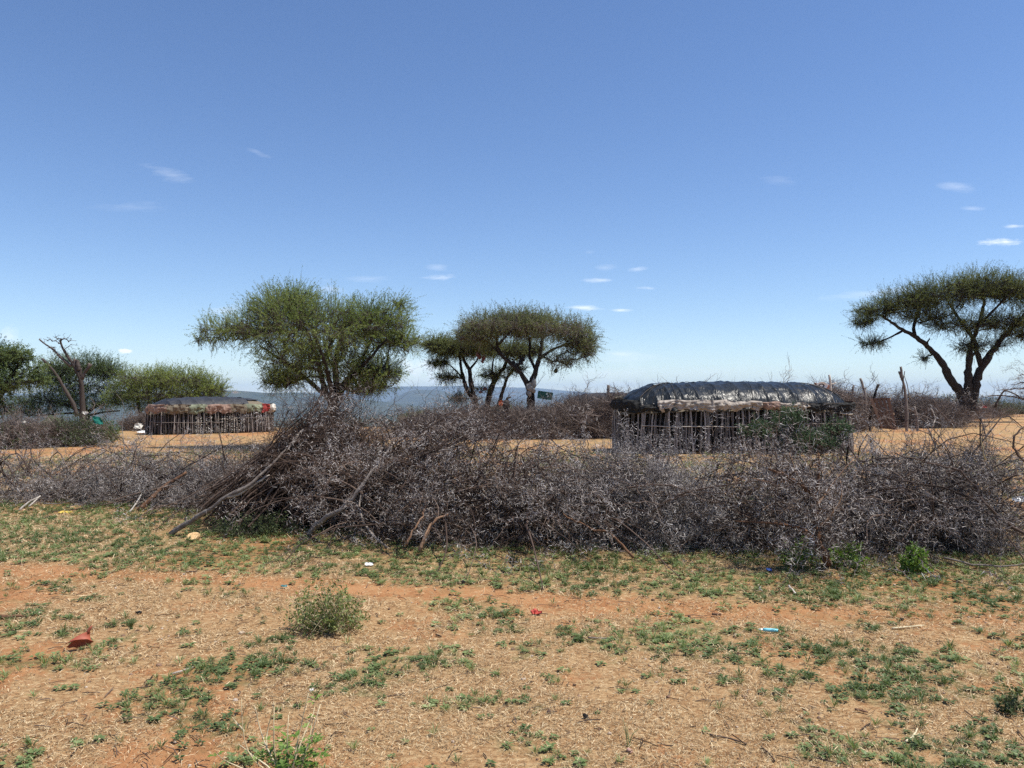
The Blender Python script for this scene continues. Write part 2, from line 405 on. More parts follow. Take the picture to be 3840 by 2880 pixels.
# ---------------------------------------------------------------- ground cover
def scatter(n, r0, r1, p, amax=38):
    """points over the front sector, density falling as r^-p"""
    u = R.random(n); k = 2-p
    r = (r0**k+u*(r1**k-r0**k))**(1/k) if abs(k) > 1e-6 else r0*(r1/r0)**u
    a = np.radians(R.uniform(-amax, amax, n))
    return r*np.sin(a), r*np.cos(a), r
def dry_grass():
    g = Geo()
    x, y, r = scatter(560000, 2.9, 24, 1.5)
    keep = R.random(len(x)) < np.clip(1.0-.8*f_bare(x, y), .05, 1)*(.25+1.1*sstep(.35, .6, fbm(x, y, 2.3, 51)))
    x, y, r = x[keep], y[keep], r[keep]; n = len(x)
    z = hgt(x, y)
    L = R.uniform(.009, .030, n)*(r/4)**.6*np.where(R.random(n) < .05, 2.2, 1); w = R.uniform(.0007, .0015, n)*(r/4)**.7
    a = R.uniform(0, 2*PI, n); el = np.abs(R.normal(.12, .28, n)); el = np.where(R.random(n) < .06, R.uniform(.7, 1.4, n), el)
    d = np.stack([np.cos(a)*np.cos(el), np.sin(a)*np.cos(el), np.sin(el)], -1)
    s = norm(np.stack([-np.sin(a), np.cos(a), R.normal(0, .5, n)], -1))
    b = np.stack([x, y, z+R.uniform(.002, .012, n)], -1)
    bend = np.stack([R.normal(0, .2, n), R.normal(0, .2, n), R.normal(.05, .12, n)], -1)*L[:, None]
    p0 = b-d*L[:, None]*.15; p1 = b+d*L[:, None]*.5+bend; p2 = b+d*L[:, None]+bend*.2
    ww = (w[:, None]*s)
    V = np.stack([p0-ww, p0+ww, p1+ww, p1-ww, p2], 1).reshape(-1, 3)
    o = np.arange(n)[:, None]*5
    rn = np.repeat(R.random(n), 5)
    g.add(V, o+np.array([[0, 1, 2, 3]]), rn, 0, False)
    g.f.append((o+np.array([[3, 2, 4]]), 0, False))
    g.build('dry_grass', MT['straw'], props=dict(label='short dry straw and dead grass over the red soil', cat='grass', kind='stuff'))
dry_grass()
def leaf_t(L, w, fold=.25, droop=.3):
    V = np.array([[0, 0, 0], [-w, L*.45, fold*w], [0, L*.5, 0], [w, L*.45, fold*w], [0, L, -droop*L*.5]])
    Fa = np.array([[0, 2, 1], [0, 3, 2], [1, 2, 4], [2, 3, 4]])
    return V, Fa
def rosette(n, L, w, el0, el1):
    Vs, Fs = [], []; o = 0
    for i in range(n):
        a = 2*PI*i/n+R.normal(0, .3); e = R.uniform(el0, el1); l = L*R.uniform(.6, 1.15)
        V, Fa = leaf_t(l, w*R.uniform(.7, 1.2)*l/L)
        ce, se = math.cos(e), math.sin(e)
        V = np.stack([V[:, 0], V[:, 1]*ce-V[:, 2]*se, V[:, 1]*se+V[:, 2]*ce], 1)
        V[:, 1] += .006
        ca, sa = math.cos(a), math.sin(a)
        V = np.stack([V[:, 0]*ca-V[:, 1]*sa, V[:, 0]*sa+V[:, 1]*ca, V[:, 2]+R.uniform(0, .012)], 1)
        Vs.append(V); Fs.append(Fa+o); o += len(V)
    return np.concatenate(Vs), np.concatenate(Fs)
ROS = [rosette(int(R.integers(8, 15)), .030, .0105, .05, .55) for _ in range(10)]
TUFT = [rosette(int(R.integers(16, 26)), .055, .0026, .5, 1.35) for _ in range(6)]
def zrot(n):
    a = R.uniform(0, 2*PI, n); c, s, z, o = np.cos(a), np.sin(a), np.zeros(n), np.ones(n)
    return np.stack([c, -s, z, s, c, z, z, z, o], -1).reshape(n, 3, 3)
def weeds():
    g = Geo()
    x, y, r = scatter(52000, 2.9, 24, 1.15)
    keep = R.random(len(x)) < f_green(x, y)*.55
    x, y, r = x[keep], y[keep], r[keep]
    # every plant grows as a small patch of rosettes
    k = R.integers(1, 3, len(x)); x = np.repeat(x, k)+R.normal(0, .045, k.sum()); y = np.repeat(y, k)+R.normal(0, .045, k.sum())
    x2, y2, r2 = scatter(900, 2.9, 9, 1.3); q = R.random(900) < .35*(1-.8*f_path(x2, y2)); x = np.append(x, x2[q]); y = np.append(y, y2[q])
    n = len(x); r = np.hypot(x, y)
    tuft = R.random(n) < .33
    sc = R.uniform(.55, 1.25, n)*np.clip((r/5)**.3, .85, 1.6)
    pos = np.stack([x, y, hgt(x, y)+.002], -1)
    patch = np.clip(fbm(x, y, 1.3, 61)*1.6-.5+R.normal(0, .18, n), 0, 1)
    inst(g, ROS, pos[~tuft], zrot((~tuft).sum()), sc[~tuft], patch[~tuft], 0, False)
    inst(g, TUFT, pos[tuft], zrot(tuft.sum()), sc[tuft]*.9, patch[tuft], 0, False)
    
    g.build('ground_weeds', MT['weed'], props=dict(label='low green weeds growing in patches on the red soil', cat='weeds', kind='stuff'))
weeds()
def blob(r, seed, sub=2, amp=.25, flat=1.0):
    import bmesh
    bm = bmesh.new(); bmesh.ops.create_icosphere(bm, subdivisions=sub, radius=1)
    V = np.array([v.co[:] for v in bm.verts]); Fa = np.array([[v.index for v in f.verts] for f in bm.faces]); bm.free()
    rg = np.random.default_rng(seed)
    for _ in range(7):
        d = norm(rg.normal(size=3)); V = V*(1+amp*.5*np.sin((V@d)*rg.uniform(1.5, 4)+rg.uniform(0, 6)))[:, None]
    V[:, 2] *= flat
    return V*r, Fa
def pebbles():
    g = Geo(); T = [blob(1, i, 1, .3, .6) for i in range(5)]
    x, y, r = scatter(2600, 2.9, 14, 1.3)
    pos = np.stack([x, y, hgt(x, y)+.001], -1)
    sc = R.lognormal(-5.3, .5, len(x)).clip(.002, .016)*(r/4)**.4
    inst(g, T, pos, zrot(len(x)), sc)
    # bits of dead twig
    x, y, r = scatter(1500, 2.9, 12, 1.2); n = len(x); a = R.uniform(0, 2*PI, n); L = R.uniform(.03, .13, n)
    p = np.stack([x, y, hgt(x, y)+.008], -1); d = np.stack([np.cos(a), np.sin(a), R.normal(0, .06, n)], -1)*L[:, None]
    mid = p+d*.5+np.stack([R.normal(0, .008, n), R.normal(0, .008, n), np.abs(R.normal(0, .006, n))], -1)
    tubes(g, np.stack([p, mid, p+d], 1), np.repeat(R.uniform(.0012, .0032, n)[:, None], 3, 1), 3, mi=1)
    g.build('ground_litter', [MT['pebble'], MT['twig_brown']], props=dict(label='small pebbles and broken twigs strewn over the soil', cat='litter', kind='stuff'))
pebbles()

# ---------------------------------------------------------------- thorn brush
def twig_template(L, nseg, nside, wr, thorn, zig=.38, tl=.062, tw=.0024):
    """zigzag acacia twig along +z: (wood), (thorns)"""
    W = Geo(); T = Geo(); T.v = []
    def chain(p, d, L, n, r, depth):
        pts = [p]; seg = L/n; side = norm(np.cross(d, R.normal(size=3)))
        droop = R.normal(0, .08, 3)
        for i in range(n):
            s = (1 if i % 2 else -1)*zig*R.uniform(.5, 1.3)
            d = norm(d+droop); q = norm(d+side*s+R.normal(0, .14, 3))
            p = p+q*seg*R.uniform(.8, 1.2); pts.append(p)
            if thorn:
                ax = norm(np.cross(q, R.normal(size=3))); up = np.cross(ax, q)
                for sg in (-1, 1):
                    if R.random() < .5: continue
                    td = norm(up*.75+ax*sg*R.uniform(.5, 1.1)+q*R.normal(0, .3)); l = tl*R.uniform(.5, 1.2)
                    b1 = norm(np.cross(td, [.3, .2, .9])); b2 = np.cross(td, b1); w = tw*R.uniform(.8, 1.2)
                    T.add(np.array([p+b1*w, p-b1*w*.5+b2*w*.87, p-b1*w*.5-b2*w*.87, p+td*l]), [[0, 1, 3], [1, 2, 3], [2, 0, 3]], 0)
            if depth > 0 and R.random() < nside/n:
                dd = norm(q+norm(np.cross(q, R.normal(size=3)))*R.uniform(.7, 1.3))
                chain(p, dd, L*R.uniform(.35, .65), max(3, int(n*.55)), r*.65, depth-1)
        pts = np.array(pts); rr = np.linspace(r, r*.45, len(pts))
        tubes(W, pts, rr, 3)
    chain(np.zeros(3), np.array([0, 0, 1.]), L, nseg, wr, 2)
    w = (np.concatenate(W.v), np.concatenate([f for f, _, _ in W.f]))
    t = (np.concatenate(T.v), np.concatenate([f for f, _, _ in T.f])) if thorn else None
    return w, t
TW = [twig_template(.52, 11, 2.4, .0048, True) for _ in range(14)]           # thorny twigs
TB = [twig_template(.66, 10, 2.6, .0052, False, .26) for _ in range(10)]
TBF = [twig_template(.62, 9, 3.2, .0085, False, .3) for _ in range(8)]        # bare twigs
def zof(px, py, d): return EYE+(HY-py)/F*d
def inst2(gw, gt, TT, pos, M, sc, wr=None):
    n = len(pos); which = R.integers(0, len(TT), n); rnd = R.random(n)*.8+.1
    for k in range(len(TT)):
        m = which == k; c = int(m.sum())
        if not c: continue
        for g, t in ((gw, TT[k][0]), (gt, TT[k][1])):
            if t is None or g is None: continue
            V = np.einsum('nij,vj->nvi', M[m], t[0])*sc[m][:, None, None]+pos[m][:, None]
            r = np.repeat(np.clip(rnd[m]+R.normal(0, .1, c), 0, 1), len(t[0]))
            if g is gt: r = np.clip(r*.5+R.random(len(r)//4).repeat(4)[:len(r)]*.5, 0, 1)
            g.add(V.reshape(-1, 3), (t[1][None]+np.arange(c)[:, None, None]*len(t[0])).reshape(-1, t[1].shape[1]), r, 0, False)
def brush(name, label, cols, T, n, nstem=40, bare=.15, dens=1.25, scale=1., mats=('twig', 'thorn'), thorns=True, stem_r=(.005, .014), group=None, lean=0., gaps=.0, dd=None, cat='thorn brush', stemlen=(.9, 1.9), branches=()):
    cols = np.array(cols, float)
    w = np.array([G(a, b) for a, b, _ in cols])
    d0 = w[:, 1] if dd is None else np.full(len(w), dd)
    if dd is not None: w[:, 0] = (cols[:, 0]-CX)/F*dd; w[:, 1] = dd
    zt = np.array([zof(a, t, q+T*.5) for (a, _, t), q in zip(cols, d0)])
    o_ = np.argsort(w[:, 0]); w, d0, zt = w[o_], d0[o_], zt[o_]
    xs = w[:, 0]
    gw, gt = Geo(), Geo()
    def sample(n, zpow, zf=1.):
        x = R.uniform(xs[0], xs[-1], n); t = R.beta(1.3, 1.3, n)
        y = np.interp(x, xs, d0)+.36*scale+t*T; gz = hgt(x, y)
        top = np.interp(x, xs, zt)
        top = gz+np.maximum(top-gz, .1)*(1-.45*np.abs(2*t-1)**2.5)*(.80+.35*fbm(x, y, 2.2/scale, 71))
        u = R.random(n)**zpow
        return x, y, gz+(top-gz)*u*zf, u, top, gz
    x, y, z, u, top, gz = sample(n, dens+.35, .80)
    if gaps:
        nn = np.clip((fbm(x, z*1.1, 1.5, 83, 3)-.5)*2.4+.5, 0, 1)
        k = (nn+R.normal(0, .05, n) > gaps*(.35+.75*u**.7)); x, y, z, u, top, gz = x[k], y[k], z[k], u[k], top[k], gz[k]
    n = len(x)
    z = np.maximum(z-.06*scale, gz+.02)
    d = norm(np.stack([R.normal(lean, 1, n), R.normal(0, .8, n), R.normal(.25+.35*u, .7, n)], -1))
    b = R.random(n) < bare
    sc = R.uniform(.6, 1.1, n)*scale*(1-.25*u)
    pos = np.stack([x, y, z], -1); M = basis(d)
    inst2(gw, gt, TW, pos[~b], M[~b], sc[~b]) if thorns else inst2(gw, None, TBF, pos[~b], M[~b], sc[~b])
    inst2(gw, None, TB if thorns else TBF, pos[b], M[b], sc[b])
    # longer curved boughs that hold the pile together
    if nstem:
        gs = Geo()
        x, y, z, u, top, gz = sample(nstem, 1.6, .5); K = 9
        L = R.uniform(*stemlen, nstem)*scale
        a = R.uniform(0, 2*PI, nstem)
        d = norm(np.stack([np.cos(a)*1.1+lean, np.sin(a)*.5, R.uniform(.2, 1.3, nstem)], -1))
        pts = [np.stack([x, y, np.maximum(z, gz)], -1)]; cur = R.normal(0, .13, (nstem, 3)); cur[:, 2] = R.uniform(-.2, -.02, nstem)
        for _ in range(K-1):
            d = norm(d+cur+R.normal(0, .09, (nstem, 3))); q = pts[-1]+d*(L/(K-1))[:, None]
            lim = top+.04*scale; over = q[:, 2] > lim; d[over, 2] = -abs(d[over, 2])*.4; q[over, 2] = lim[over]
            q[:, 2] = np.maximum(q[:, 2], gz+.01); pts.append(q)
        pts = np.stack(pts, 1); r0 = R.uniform(*stem_r, nstem)*scale
        rad = r0[:, None]*np.linspace(1, .35, K)[None]
        tubes(gs, pts, rad, 5)
        m = nstem*3
        i = R.integers(0, nstem, m); j = R.integers(2, K, m)
        dd_ = norm(norm(pts[i, j]-pts[i, j-1])+R.normal(0, .5, (m, 3)))
        inst2(gw, gt if thorns else None, TW if thorns else TBF, pts[i, j], basis(dd_), R.uniform(.7, 1.1, m)*scale)
    root = empty(name, onground(np.array([xs.mean(), np.interp(xs.mean(), xs, d0)+T/2, 0])), label, cat, group)
    gw.build('twigs', MT[mats[0]], root)
    if thorns: gt.build('thorns', MT[mats[1]], root)
    if nstem: gs.build('boughs', MT['twig_brown'], root)
    for (poly, ra, rb, mt) in branches:
        q = Geo(); pl = [P(*p) for p in poly]; pl[0] = np.array(pl[0])
        limb(q, pl, ra, rb, wob=.006); q.build('branch', MT[mt], root)
    return root

brush('thorn_hedge', 'low sparse thorn hedge at the left, in front of the small hut', [(-260, 1900, 1690), (0, 1905, 1690), (150, 1905, 1700), (330, 1905, 1700), (450, 1910, 1690), (620, 1922, 1710), (760, 1930, 1735)], 1.5, 1650, 120, .4, 2.5, 1.05, gaps=.55,
      branches=[([(520, 1830, 11.4), (560, 1730, 11.4), (640, 1650, 11.4), (700, 1610, 11.3)], .008, .003, 'twig_brown'),
                ([(480, 1810, 11.5), (470, 1700, 11.5), (455, 1600, 11.6), (470, 1520, 11.6), (440, 1480, 11.6)], .009, .002, 'bark_grey'),
                ([(560, 1780, 11.3), (500, 1700, 11.3), (430, 1630, 11.3), (380, 1590, 11.2)], .008, .003, 'twig_brown'),
                ([(840, 1720, 10.8), (830, 1660, 10.8), (815, 1600, 10.8)], .009, .004, 'twig_brown'),
                ([(600, 1800, 11.3), (720, 1740, 11.3), (830, 1680, 11.2), (920, 1640, 11.2)], .012, .003, 'twig_brown')])
brush('thorn_hedge', 'thorn hedge behind the pale leaning branch, left of the tall heap', [(600, 1925, 1720), (800, 1940, 1715), (960, 1960, 1700), (1080, 1975, 1660)], 1.3, 900, 40, .35, 1.4, 1.0, gaps=.5)
brush('thorn_hedge', 'thick middle part of the thorn hedge with arching stems, right of the heap', [(1280, 2035, 1600), (1400, 2060, 1590), (1520, 2070, 1590), (1640, 2075, 1600), (1760, 2080, 1660), (1900, 2085, 1650), (2050, 2088, 1640), (2150, 2090, 1680)], 1.45, 1950, 330, .5, 1.5, 1., gaps=.68, stemlen=(1.1, 2.1), mats=('twig_brown', 'thorn'), lean=.3,
      branches=[([(1575, 2068, 7.65), (1600, 1995, 7.70), (1625, 1950, 7.80), (1680, 1930, 7.90)], .020, .010, 'bark_brown'),
                ([(1525, 2045, 7.65), (1545, 1995, 7.70), (1580, 1950, 7.80), (1600, 1880, 8.00)], .012, .006, 'bark_brown'),
                ([(2120, 1850, 8.10), (2065, 1825, 8.10), (2045, 1785, 8.15), (2015, 1735, 8.20), (2000, 1680, 8.20)], .014, .006, 'twig_brown'),
                ([(2045, 1785, 8.15), (2085, 1725, 8.20), (2090, 1680, 8.20)], .012, .005, 'twig_brown'),
                ([(1900, 1900, 8.10), (1890, 1800, 8.10), (1905, 1700, 8.10), (1990, 1630, 8.20), (2060, 1620, 8.20)], .010, .004, 'twig_brown')])
brush('thorn_hedge', 'pale spiny mound of thorn hedge before the left end of the big hut', [(2120, 2088, 1700), (2220, 2090, 1670), (2330, 2092, 1640), (2380, 2092, 1585), (2450, 2094, 1555), (2520, 2095, 1590), (2600, 2096, 1655), (2700, 2098, 1670), (2780, 2100, 1690)], 1.35, 2600, 70, .08, 1.35, 1.0, gaps=.42,
      branches=[([(2375, 2092, 7.45), (2320, 2030, 7.50), (2285, 1990, 7.50), (2230, 1990, 7.60), (2170, 1955, 7.65), (2110, 1930, 7.70)], .013, .006, 'bark_brown'),
                ([(2285, 1990, 7.50), (2270, 1960, 7.50), (2275, 1900, 7.55)], .010, .004, 'twig_brown')])
brush('thorn_hedge', 'open airy part of the thorn hedge in front of the middle of the big hut', [(2680, 2098, 1720), (2800, 2100, 1690), (2950, 2104, 1670), (3100, 2108, 1665), (3240, 2112, 1690), (3330, 2113, 1700)], 1.3, 1050, 110, .4, 1.9, 1.0, gaps=.8, mats=('twig_brown', 'thorn'))
brush('thorn_hedge', 'tall dark right end of the thorn hedge reaching the edge of the photo', [(3230, 2110, 1720), (3350, 2113, 1680), (3450, 2115, 1640), (3560, 2116, 1620), (3650, 2117, 1615), (3720, 2118, 1575), (3840, 2120, 1550), (3980, 2124, 1530)], 1.45, 2250, 230, .4, 1.45, 1., gaps=.58, stemlen=(1.1, 2.2), lean=-.4,
      branches=[([(3860, 2010, 7.20), (3770, 1960, 7.30), (3690, 1890, 7.30), (3655, 1810, 7.40), (3600, 1765, 7.40), (3480, 1735, 7.50), (3360, 1700, 7.60)], .015, .005, 'twig_brown'),
                ([(3690, 1890, 7.30), (3560, 1830, 7.40), (3400, 1810, 7.50), (3240, 1770, 7.60)], .011, .004, 'twig_brown'),
                ([(3870, 1760, 7.20), (3800, 1690, 7.20), (3795, 1640, 7.20), (3840, 1600, 7.20)], .013, .007, 'twig_brown'),
                ([(3540, 2090, 7.10), (3640, 2115, 7.05), (3770, 2125, 7.05), (3900, 2105, 7.10)], .009, .005, 'bark_grey'),
                ([(3690, 1720, 7.10), (3685, 1670, 7.10), (3678, 1640, 7.10)], .006, .004, 'stemdry')])

# heap of cut boughs leaning on each other
def heap():
    base = onground(np.array([P(1180, 1980, 9.4)[0], 9.5, 0]))
    root = empty('brushwood_heap', base, 'tall heap of dark cut boughs leaning together before the trunk of the round acacia', 'brush heap')
    gs, gw, gt = Geo(), Geo(), Geo()
    def bundle(n, a, b, sa, sb, sag, r):
        A = np.array([P(*a)]*n)+R.normal(0, 1, (n, 3))*sa; B = np.array([P(*b)]*n)+R.normal(0, 1, (n, 3))*sb
        A[:, 2] = np.maximum(A[:, 2], hgt(A[:, 0], A[:, 1])+.02)
        t = np.linspace(0, 1, 10)[None, :, None]
        lo = R.uniform(0, .35, n)[:, None, None]; hi = R.uniform(.8, 1.03, n)[:, None, None]
        t = lo+(hi-lo)*t
        p = A[:, None]*(1-t)+B[:, None]*t; p[:, :, 2] += sag*4*(t*(1-t))[:, :, 0]*R.uniform(.3, 1.3, n)[:, None]
        p += np.cumsum(np.cumsum(R.normal(0, .012, p.shape), 1), 1)*.6+R.normal(0, .012, p.shape)
        rr = R.uniform(*r, n)[:, None]*np.linspace(1, .4, 10)[None]
        tubes(gs, p, rr, 5)
        return p
    P1 = bundle(110, (830, 1940, 9.2), (1235, 1530, 9.7), np.array([.28, .3, .06]), np.array([.09, .22, .06]), -.04, (.006, .017))
    P2 = bundle(80, (1180, 1975, 9.2), (1760, 1590, 9.4), np.array([.5, .35, .15]), np.array([.35, .3, .08]), .13, (.005, .014))
    P3 = bundle(55, (1000, 1980, 9.4), (1330, 1600, 9.8), np.array([.35, .3, .1]), np.array([.25, .3, .12]), .05, (.005, .014))
    P4 = bundle(40, (1400, 1960, 9.2), (1180, 1620, 9.8), np.array([.3, .3, .1]), np.array([.3, .3, .1]), .05, (.004, .012))
    for Pp, m, th in ((P1, 200, .12), (P2, 240, .4), (P3, 220, .3), (P4, 130, .3)):
        i = R.integers(0, len(Pp), m); j = R.integers(2, 10, m)
        d = norm(norm(Pp[i, j]-Pp[i, j-1])*.9+R.normal(0, .55, (m, 3)))
        q = R.random(m) < th
        inst2(gw, gt, TW, Pp[i, j][q], basis(d[q]), R.uniform(.5, .9, q.sum()))
        inst2(gw, None, TB, Pp[i, j][~q], basis(d[~q]), R.uniform(.5, .9, (~q).sum()))
    # dense dark litter low in the heap
    n = 2300
    px = R.uniform(880, 1400, n); hh = np.interp(px, [880, 1000, 1120, 1240, 1400], [.12, .45, .95, 1.22, .7])
    y = R.uniform(9.3, 10.6, n); x = (px-CX)/F*9.8
    z = hgt(x, y)+R.random(n)**1.3*hh
    d = norm(np.stack([R.normal(.3, 1, n), R.normal(0, .8, n), R.normal(.3, .6, n)], -1))
    q = R.random(n) < .15
    pos = np.stack([x, y, z], -1)
    inst2(gw, gt, TW, pos[q], basis(d[q]), R.uniform(.5, .9, q.sum())); inst2(gw, None, TB, pos[~q], basis(d[~q]), R.uniform(.5, 1, (~q).sum()))
    gs.build('leaning_boughs', MT['twig_brown'], root); gw.build('twigs', MT['twig_brown'], root); gt.build('thorns', MT['thorn'], root)
    # a charred stump standing inside
    gg = Geo(); 
    limb(gg, [P(1290, 1990, 10.2), P(1285, 1880, 10.2), P(1250, 1780, 10.2), P(1235, 1700, 10.2)], .12, .07, wob=.02, sides=9)
    limb(gg, [P(1285, 1850, 10.2), P(1340, 1790, 10.1), P(1400, 1770, 10.0)], .08, .03, wob=.01)
    limb(gg, [P(1010, 1930, 10.2), P(1080, 1850, 10.2), P(1170, 1800, 10.2)], .09, .05, wob=.02)
    gg.build('charred_stump', MT['bark_dark'], root)
heap()

def stick(name, label, cat, poly, r0, r1, mat, group=None, side=None, cutmat=None, twigs=0):
    pl = np.array([P(*p) for p in poly]); 
    loc = pl[0].copy()
    root = None
    q = Geo(); p, r = limb(q, pl, r0, r1, wob=r0*.18, sides=9)
    for s in (side or []):
        limb(q, [P(*k) for k in s[0]], s[1], s[2], wob=s[1]*.15, sides=7)
    if cutmat:
        root = empty(name, loc, label, cat, group)
        q.build('bark', MT[mat], root)
        c = Geo(); dd = norm(p[0]-p[1]); limb(c, [p[0]+dd*.05, p[0]-dd*.07], r0*.75, r0*1.04, k=6, sides=9); c.build('cut_end', MT[cutmat], root)
        if twigs:
            gw, gt = Geo(), Geo()
            i = R.integers(len(p)//3, len(p), twigs)
            d = norm(R.normal(0, 1, (twigs, 3))+np.array([0, 0, .4])); inst2(gw, gt, TW, p[i], basis(d), R.uniform(.7, 1.2, twigs))
            gw.build('twigs', MT['twig_brown'], root); gt.build('thorns', MT['thorn'], root)
        return root
    return q.build(name, MT[mat], props=dict(label=label, cat=cat, group=group), origin=loc)
def GP(px, py, dz=.02):  # photo position on the ground as (px,py,d) for P
    g = G(px, py); return (px, py, g[1])
gd = lambda px, py: G(px, py)[1]
stick('fallen_branch', 'long pale grey branch lying from the grass up into the tall heap', 'branch',
      [(640, 2003, 8.85), (690, 1968, 8.8), (760, 1930, 8.75), (800, 1900, 8.7), (850, 1862, 8.7), (920, 1832, 8.7), (990, 1770, 8.75), (1070, 1690, 8.9), (1140, 1610, 9.1)], .032, .011, 'bark_pale', side=[([(850, 1862, 8.7), (890, 1858, 8.7), (950, 1820, 8.75), (1010, 1780, 8.8)], .022, .01), ([(700, 1962, 8.9), (698, 1940, 8.9)], .014, .01)])
stick('fallen_branch', 'thick orange-brown branch leaning out of the low left hedge', 'branch', [(520, 1917, gd(520, 1917)), (560, 1880, 10.8), (600, 1835, 10.9), (650, 1802, 11), (700, 1770, 11.1)], .036, .02, 'bark_brown', side=[([(600, 1835, 10.9), (640, 1830, 11), (690, 1815, 11)], .02, .008)])
stick('fallen_branch', 'smooth grey branch leaning into the heap beside the green weeds', 'branch', [(1155, 2010, gd(1155, 2008)), (1200, 1955, 8.5), (1260, 1920, 8.4), (1320, 1880, 8.4), (1370, 1800, 8.4), (1430, 1720, 8.5), (1480, 1660, 8.6)], .034, .010, 'bark_grey')
stick('fallen_branch', 'short forked white branch lying before the far left hedge', 'branch', [(72, 1915, gd(72, 1915)), (100, 1888, 10.9), (150, 1860, 11)], .018, .010, 'bark_pale', side=[([(108, 1900, 10.8), (135, 1875, 10.9), (150, 1860, 11)], .014, .008)])
stick('fallen_branch', 'thin bent white branch in front of the low left hedge', 'branch', [(165, 1888, 11), (220, 1890, 10.95), (270, 1878, 10.9), (310, 1858, 10.9)], .009, .005, 'bark_pale')
stick('fallen_branch', 'forked pale twig beside the orange-brown branch', 'branch', [(482, 1925, gd(482, 1925)), (505, 1895, 10.6), (530, 1855, 10.7)], .012, .006, 'bark_pale', side=[([(505, 1895, 10.6), (545, 1875, 10.7)], .007, .003), ([(482, 1920, 10.6), (455, 1905, 10.6)], .006, .003)])
stick('fallen_branch', 'twisted tan log half hidden behind the heap', 'branch', [(868, 1795, 10.3), (905, 1772, 10.3), (950, 1768, 10.3), (1010, 1775, 10.2)], .035, .03, 'bark_pale')
stick('fallen_branch', 'dark crooked log under the tan log', 'branch', [(800, 1850, 10.4), (845, 1805, 10.4), (870, 1790, 10.4), (930, 1805, 10.3), (960, 1800, 10.3)], .045, .03, 'bark_dark')
stick('fallen_branch', 'dark stick poking down to the weeds right of the heap', 'branch', [(1240, 2038, gd(1240, 2036)), (1310, 2010, 8.5), (1380, 1985, 8.6), (1440, 1975, 8.8)], .016, .01, 'twig_brown')
stick('fallen_branch', 'curved bough with a white tip lying at the front of the middle hedge', 'branch', [(1458, 2060, gd(1458, 2058)), (1410, 2020, 8.1), (1375, 1980, 8.3), (1350, 1930, 8.5), (1345, 1880, 8.6), (1370, 1800, 8.8)], .013, .008, 'bark_grey')
# dead thorn tree in the hedge
def dead_thorn():
    root = stick('dead_thorn_tree', 'brown dead thorn tree with a white cut foot in the open part of the hedge', 'dead tree',
      [(3110, 2126, gd(3110, 2124)), (3084, 2066, 7.07), (3066, 2033, 7.09), (3061, 1988, 7.12), (3057, 1907, 7.14), (3057, 1862, 7.17), (3021, 1834, 7.17), (2976, 1803, 7.17), (2940, 1780, 7.17), (2880, 1760, 7.17)], .040, .010, 'bark_brown',
      side=[([(3066, 2033, 7.09), (3040, 2010, 7.09), (3007, 1979, 7.12)], .032, .022), ([(3057, 1862, 7.17), (3066, 1820, 7.17), (3072, 1771, 7.17), (3070, 1700, 7.17)], .016, .007), ([(3057, 1907, 7.14), (3095, 1850, 7.17), (3140, 1790, 7.22), (3200, 1720, 7.22)], .012, .004),
            ([(3021, 1834, 7.17), (2980, 1760, 7.22), (2960, 1700, 7.22)], .010, .004), ([(2976, 1803, 7.17), (2900, 1810, 7.22), (2800, 1790, 7.22)], .009, .003), ([(3007, 1979, 7.12), (2900, 1960, 7.17), (2760, 1955, 7.22)], .014, .006), ([(3061, 1988, 7.12), (3120, 1930, 7.17), (3160, 1870, 7.17), (3150, 1800, 7.22)], .012, .005)], cutmat='white_wood', twigs=90)
dead_thorn()
# thorny twigs reaching in at the right
def reach(label, poly):
    root = empty('thorn_twig', P(*poly[0]), label, 'thorn twig', 'thorn twigs reaching in at the right edge')
    q = Geo(); p, r = limb(q, [P(*k) for k in poly], .010, .003, k=16, wob=.004); gw, gt = Geo(), Geo()
    i = R.integers(2, 16, 6); d = norm(norm(p[i]-p[i-1])+R.normal(0, .5, (6, 3))); inst2(gw, gt, TW, p[i], basis(d), R.uniform(.25, .5, 6))
    for k in range(40):
        s = R.random()*14.9; a = int(s); c = p[a]+(p[a+1]-p[a])*(s-a); dr = norm(R.normal(size=3)); l = R.uniform(.02, .05)
        tubes(gt, np.stack([c, c+dr*l]), np.array([.0022, .0003]), 3)
    q.build('stem', MT['twig_brown'], root); gw.build('twigs', MT['twig'], root); gt.build('thorns', MT['thorn'], root)
reach('topmost short thorny twig reaching in from the right', [(3960, 1385, 7.3), (3880, 1400, 7.3), (3822, 1407, 7.3)])
reach('thorny twig curving in just below the topmost one on the right', [(3960, 1410, 7.3), (3860, 1432, 7.3), (3795, 1443, 7.3)])
reach('straight thorny twig with a knobbly pale tip on the right', [(3980, 1440, 7.3), (3850, 1456, 7.3), (3740, 1463, 7.3)])
reach('lowest long thorny twig lying across the right horizon', [(3990, 1520, 7.3), (3860, 1500, 7.3), (3760, 1480, 7.3), (3680, 1487, 7.3)])
reach('upright bent twig with frayed pale bark at the right', [(3730, 1530, 7.4), (3750, 1480, 7.4), (3768, 1450, 7.4), (3790, 1475, 7.4), (3850, 1500, 7.4), (3960, 1530, 7.4)])

